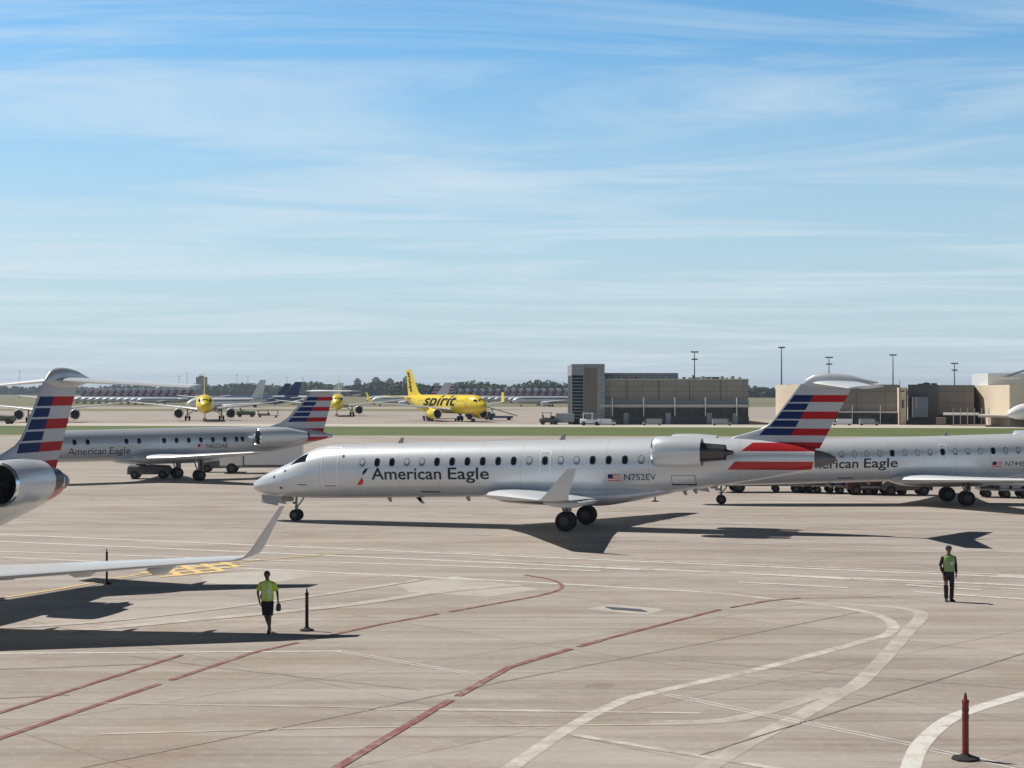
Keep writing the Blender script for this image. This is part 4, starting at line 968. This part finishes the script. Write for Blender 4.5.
# ------------------------------------------------------------------ light masts
def mast(label, px, d, ytop, heads=2, w=1.6):
    zt = H-(ytop-YH)*d/F; t = empty('light_mast', Q(px, d), 0, label, 'light mast', 'tall light masts round the terminals')
    MB().rev([(0,.28),(zt*.5,.2),(zt,.11)], 'z', (0,0,0), 10, caps=True).build('pole', M['steel'], t)
    for k in range(heads):
        z = zt-.1-k*1.9; ww = w*(.55 if k == 0 else .4)
        MB().box(-ww,ww,-.08,.08,z-.1,z+.1).build('crossarm', M['steel'], t, smooth=False)
        mb = MB()
        for q in (-1,-.45,.45,1): mb.add([(q*ww-.2,-.4,z-.2),(q*ww+.2,-.4,z-.2),(q*ww+.2,.2,z-.1),(q*ww-.2,.2,z-.1),(q*ww-.2,-.3,z+.15),(q*ww+.2,-.3,z+.15),(q*ww+.2,.1,z+.15),(q*ww-.2,.1,z+.15)], [(3,2,1,0),(4,5,6,7),(0,1,5,4),(1,2,6,5),(2,3,7,6),(3,0,4,7)])
        mb.build('floodlight', M['cart'], t, smooth=False)
mast('light mast rising behind the roof of the terminal with the stair tower', 694.5, 420, 351.5, 2, 1.4)
mast('tallest light mast, standing in the gap between the two terminals', 781.5, 400, 347, 1, 1.1)
mast('light mast directly above the taxiing jet fin top', 829, 460, 357, 2, 1.6)
mast('light mast above the pale pylon wall of the right terminal', 893, 430, 354.5, 1, 1.3)
mast('light mast left of the white roof plant room', 954.5, 460, 363, 2, 1.5)
mast('short dark light mast in front of the stair tower terminal', 656, 344, 388, 1, .7)
for px, lab, yt in ((187,'thin distant mast left of the head on yellow airliner fin',373),(179,'thin distant mast among poles at the far left',376),(201,'thin distant mast just left of the yellow airliner fin',374),(237,'thin distant mast right of the head on yellow airliner fin',375),(248,'thin distant mast above the navy jets',376),(287,'thin distant mast above the small jet dorsal',377),(19.5,'thin distant mast near the left edge',371),(303,'thin distant mast left of the small jet fin',378)):
    mast(lab, px, 1500, yt, 1, 2)

# ------------------------------------------------------------------ ground vehicles
def whl4(t, xs, ys, r=.35, w=.25):
    for x in xs:
        for y in ys: wheel(t, x, y, r, w)
def cart(label, p, rz, body='cart', L=3.2, covered=True, group='baggage carts'):
    t = empty('baggage_cart', p, rz, label, 'cart', group)
    MB().box(-L/2,L/2,-.75,.75,.45,.58).box(L/2,L/2+.9,-.04,.04,.4,.47).build('deck', M['steel'], t, smooth=False)
    if covered:
        mb = MB().box(-L/2,L/2,-.78,.78,1.85,1.93); mb.box(-L/2,-L/2+.05,-.75,.75,.58,1.85).box(L/2-.05,L/2,-.75,.75,.58,1.85).box(-.03,.03,-.75,.75,.58,1.85).build('canopy', M[body], t, smooth=False)
    mb = MB()
    for k in range(4): x = -L/2+.4+k*.75; mb.box(x-.3,x+.25,-.6,.6,.59,.95+.35*random.random())
    mb.build('load', M[random.choice(['cart','olive','navy','cartgrey'])], t, smooth=False)
    whl4(t, (-L/2+.5, L/2-.5), (-.62,.62), .24, .16); return t
def tug(label, p, rz, body='cartgrey', cat='tug', cab=True, s=1):
    t = empty('baggage_tug', p, rz, label, cat); t.scale = (s, s, s)
    mb = MB(); mb.loft([[(x,y,z) for y,z in ((-.8,.35),(.8,.35),(.8,zt),(.6,zt+.1),(-.6,zt+.1),(-.8,zt))] for x, zt in ((-1.6,.8),(-1.5,.95),(-.2,.95),(.0,.98),(1.4,.9),(1.6,.75))]); mb.build('body', M[body], t, ang=30)
    MB().box(-.9,-.3,-.5,.5,1.0,1.15).box(-1.0,-.88,-.5,.5,1.0,1.6).build('seat', M['black'], t, smooth=False)
    if cab:
        mb = MB()
        for x in (-1.1,.35):
            for y in (-.72,.72): mb.tube((x,y,.95),(x,y,1.95),.035)
        mb.box(-1.2,.5,-.8,.8,1.95,2.02).build('cab_frame', M[body], t, smooth=False)
    MB().tube((.1,-.3,1.0),(-.15,-.3,1.25),.025).build('steering_column', M['black'], t)
    whl4(t, (-1.05,1.05), (-.72,.72), .33, .24); return t
def truck(label, p, rz, body='white', L=6, cat='truck', s=1):
    t = empty('service_truck', p, rz, label, cat); t.scale = (s,)*3
    MB().box(-L/2,L/2,-.9,.9,.5,.7).build('chassis', M['steel'], t, smooth=False)
    MB().box(-L/2,L/2-2.1,-1.15,1.15,.75,3.0).build('cargo_box', M[body], t, smooth=False)
    mb = MB(); mb.loft([[(x,y,z) for x,z in ((L/2-1.95,.7),(L/2,.7),(L/2,1.4),(L/2-.35,1.5),(L/2-.8,2.3),(L/2-1.95,2.35))] for y in (-1,1)]); mb.build('cab', M[body], t, smooth=False)
    mb = MB(); mb.add([(L/2-.36,-.85,1.56),(L/2-.36,.85,1.56),(L/2-.76,.85,2.24),(L/2-.76,-.85,2.24)], [(0,1,2,3)])
    for y in (-1.012,1.012): mb.add([(L/2-.5,y,1.5),(L/2-.85,y,2.2),(L/2-1.7,y,2.2),(L/2-1.7,y,1.5)], [(0,1,2,3)])
    for v in range(4): mb.v[v] = (mb.v[v][0]+.03, mb.v[v][1], mb.v[v][2]+.02)
    mb.build('cab_window', M['glass'], t, smooth=False)
    whl4(t, (-L/2+1.1, L/2-1.0), (-.95,.95), .45, .28); return t
def loader(label, p, rz, body='cart', s=1):
    t = empty('belt_loader', p, rz, label, 'belt loader'); t.scale = (s,)*3
    MB().box(-3,3,-.9,.9,.45,.95).box(1.2,2.2,-.9,-.2,.95,1.5).build('body', M[body], t, smooth=False)
    mb = MB(); mb.loft([[(x,y,z) for y,z in ((-.4,zz),(.4,zz),(.4,zz+.22),(-.4,zz+.22))] for x, zz in ((-4,.9),(-3,1.2),(4,3.2))]); mb.build('conveyor', M['cartgrey'], t, smooth=False)
    mb = MB(); mb.tube((1.4,-.3,.95),(2.0,-.3,2.6),.06).tube((1.4,.3,.95),(2.0,.3,2.6),.06).build('lift_arm', M['steel'], t)
    whl4(t, (-2.1,2.1), (-.8,.8), .4, .25); return t
# beneath and behind the right-hand jet
for i, (px, py) in enumerate(((792,492),(812,492.5),(834,493),(856,493.5),(884,494.5),(1003,497),(1022,497.5))):
    cart(('dark loaded baggage cart %s in the row under the right jet' % ['first from the left','second from the left','third from the left','fourth from the left','fifth from the left','second from the right','rightmost'][i]).replace('number ',''), G(px, py), R(-4+random.uniform(-3,3)), group='baggage carts behind the right jet', covered=i in (1,2,4,5,6))
tug('low dark grey tug between the carts under the right jet', G(905,495), R(178), 'cart', cab=False)
tug('dark maroon low tug behind the belly of the right jet', G(870,494.3), R(0), 'dark_red', cab=False)
loader('dark belt loader under the right jet nearest the taxiing jet tail cone', G(768,492), R(3))
# behind the small regional jet
truck('white box truck standing under the tail of the small regional jet', G(262,473), R(184), 'white', 7, s=.95)
tug('dark tug beside the small regional jet main gear', G(150,478.5), R(5), 'cart', cab=False)
tug('small dark tug parked under the small regional jet wing', G(221,472), R(185), 'cart', cab=False)
# far apron
tug('low green grey tug on the far apron right of the head on yellow airliner', G(246,417), R(5), 'olive', s=1.5, cab=False)
cart('dark red cart on the far apron behind the small regional jet engine', G(268,417.5), R(3), 'dark_red', 5, group='far carts')
tug('dark pushback tug under the nose of the yellow lettered airliner', G(478,419.5), R(3), 'cart', s=1.9, cab=False)
loader('dark blue grey belt loader right of the yellow lettered airliner nose', G(500,420), R(172), 'navy', s=1.0)
cart('long dark flat cart lying below the yellow lettered airliner engine', G(440,420.8), R(2), 'cart', 8, False, 'far carts')
tug('dark tug with roof left of the stair tower', G(549,424.6), R(3), 'cart', s=1.2)
truck('pale service truck parked at the foot of the stair tower left side', G(561,424.5), R(180), 'cartgrey', 7, s=.75)
for px, lab, rr, bd in ((606,'white van like truck under the first bracket of the stair tower terminal',0,'white'),(652,'pale truck parked halfway along the stair tower terminal',180,'cartgrey'),(722,'pale truck parked near the right corner of the stair tower terminal',0,'cartgrey'),(842,'white truck right of the taxiing jet fin in front of the right terminal',180,'white'),(869,'pale truck in front of the curved brown wall',0,'cartgrey')):
    t = truck(lab, G(px, 425.4), R(rr), 'cartgrey' if bd == 'cartgrey' else 'white', 9, s=.42)
tug('white tug at the foot of the stair tower right side', G(590,425.4), R(0), 'white', s=1.2)
# ------------------------------------------------------------------ far right aircraft behind the right jet, mostly out of frame
o = copy_tree(wj); o['label'] = 'white jet at the right edge, only its nose in view before the tan bay'
place(o, Q(1007, 300), R(14))
tug('olive equipment tug at the left edge beside the grass', G(1,424), R(0), 'olive', s=1.7, cab=False)

# ------------------------------------------------------------------ woodland and far buildings
leaf = mat('woodland_leaves', (.03,.075,.025), .9, 0, .5, .02, 0, 0, (.06,.12,.035))
def woods(name, label, segs, n, hgt, seed, sz=1.0):
    rnd = random.Random(seed); mb = MB()
    for (x0, d0, x1, d1) in segs:
        L = math.hypot((x1-x0)/F*d0, d1-d0); cnt = int(L/3.4)
        for i in range(cnt):
            u = (i+rnd.random())/cnt; d = d0+(d1-d0)*u+rnd.uniform(-30, 40); px = x0+(x1-x0)*u
            c = Q(px, d); hh = hgt*rnd.uniform(.78, 1.06)*(1+.18*math.sin(px*.09+seed)); rr = hh*rnd.uniform(.34,.5)
            for k in range(n):
                th_ = rnd.uniform(0, 2*math.pi); ph = rnd.uniform(-.9, 1); q = rr*rnd.uniform(.55, 1.08)
                s_ = math.sqrt(max(0, 1-ph*ph))
                p = Vector((c.x+math.cos(th_)*s_*q, c.y+math.sin(th_)*s_*q, max(.3, hh*.56+ph*hh*.46)))
                e = sz*rnd.uniform(.6, 1.5); a = Vector((rnd.uniform(-1,1), rnd.uniform(-1,1), rnd.uniform(-1,1))).normalized()*e; b = a.orthogonal().normalized()*e*rnd.uniform(.5,1)
                mb.add([p-a-b*.3, p-b, p+a, p+b], [(0,1,2,3)])
            mb.add([(c.x-rr*.8,c.y,0),(c.x+rr*.8,c.y+2,0),(c.x+rr*.6,c.y+1,hh*.7),(c.x-rr*.6,c.y,hh*.72)], [(0,1,2,3)])
    o = mb.build(name, leaf, None, smooth=False); o['kind'] = 'stuff'; return o
woods('woodland', '', [(395,1650,575,1500),(395,1560,580,1420)], 70, 13.6, 3, 1.1)
woods('woodland', '', [(205,2300,410,2000),(300,2000,420,1900)], 34, 15, 5, 2.0)
woods('woodland', '', [(-40,3000,260,2700),(150,3300,420,2900)], 16, 15, 9, 3.2)
woods('woodland', '', [(740,1700,800,1600),(735,2600,1060,2500)], 22, 11, 11, 2.2)
woods('woodland', '', [(1060,1800,1400,1700),(-400,2600,-40,2700)], 8, 12, 12, 3)
fb = mat('far_concrete', (.34,.34,.34), .8)
for i, (a, b, yt, d, lab) in enumerate(((354,361,380,2300,'leftmost far office block above the trees'),(372,380,378.5,2600,'pale far office block above the trees, left of the pair'),(386,394,380,2400,'low far office block in the middle of the skyline'),(403,411,377.5,2600,'far office block directly left of the yellow lettered fin'),(196,206,377,2900,'dark far block behind the head on yellow airliner fin'))):
    zt = H-(yt-YH)*d/F; w = (b-a)/F*d
    t = empty('office_block', Q((a+b)/2, d), R(5), lab, 'building')
    MB().box(-w/2,w/2,0,25,0,zt).build('wall', fb if i < 4 else greyd, t, smooth=False)
    mb = MB()
    for k in range(int(zt/3.6)): mb.box(-w/2+1,w/2-1,-.15,-.02,2+k*3.6,3.6+k*3.6)
    mb.build('ribbon_window', glassb, t, smooth=False)
    MB().box(-w/4,w/4,4,14,zt,zt+2.5).build('plant_room', greyd, t, smooth=False)

# ------------------------------------------------------------------ haze
hm = bpy.data.materials.new('haze_air'); hm.use_nodes = True; t = hm.node_tree; t.nodes.clear()
pv = N(t, 'ShaderNodeVolumePrincipled'); pv.inputs['Color'].default_value = (.72,.82,1,1); pv.inputs['Density'].default_value = .0001; pv.inputs['Anisotropy'].default_value = .3
ho = N(t, 'ShaderNodeOutputMaterial'); t.links.new(pv.outputs[0], ho.inputs['Volume'])
o = MB().box(-5100,5100,-300,7100,-1.2,45).build('haze', hm, None, smooth=False); o['kind'] = 'stuff'
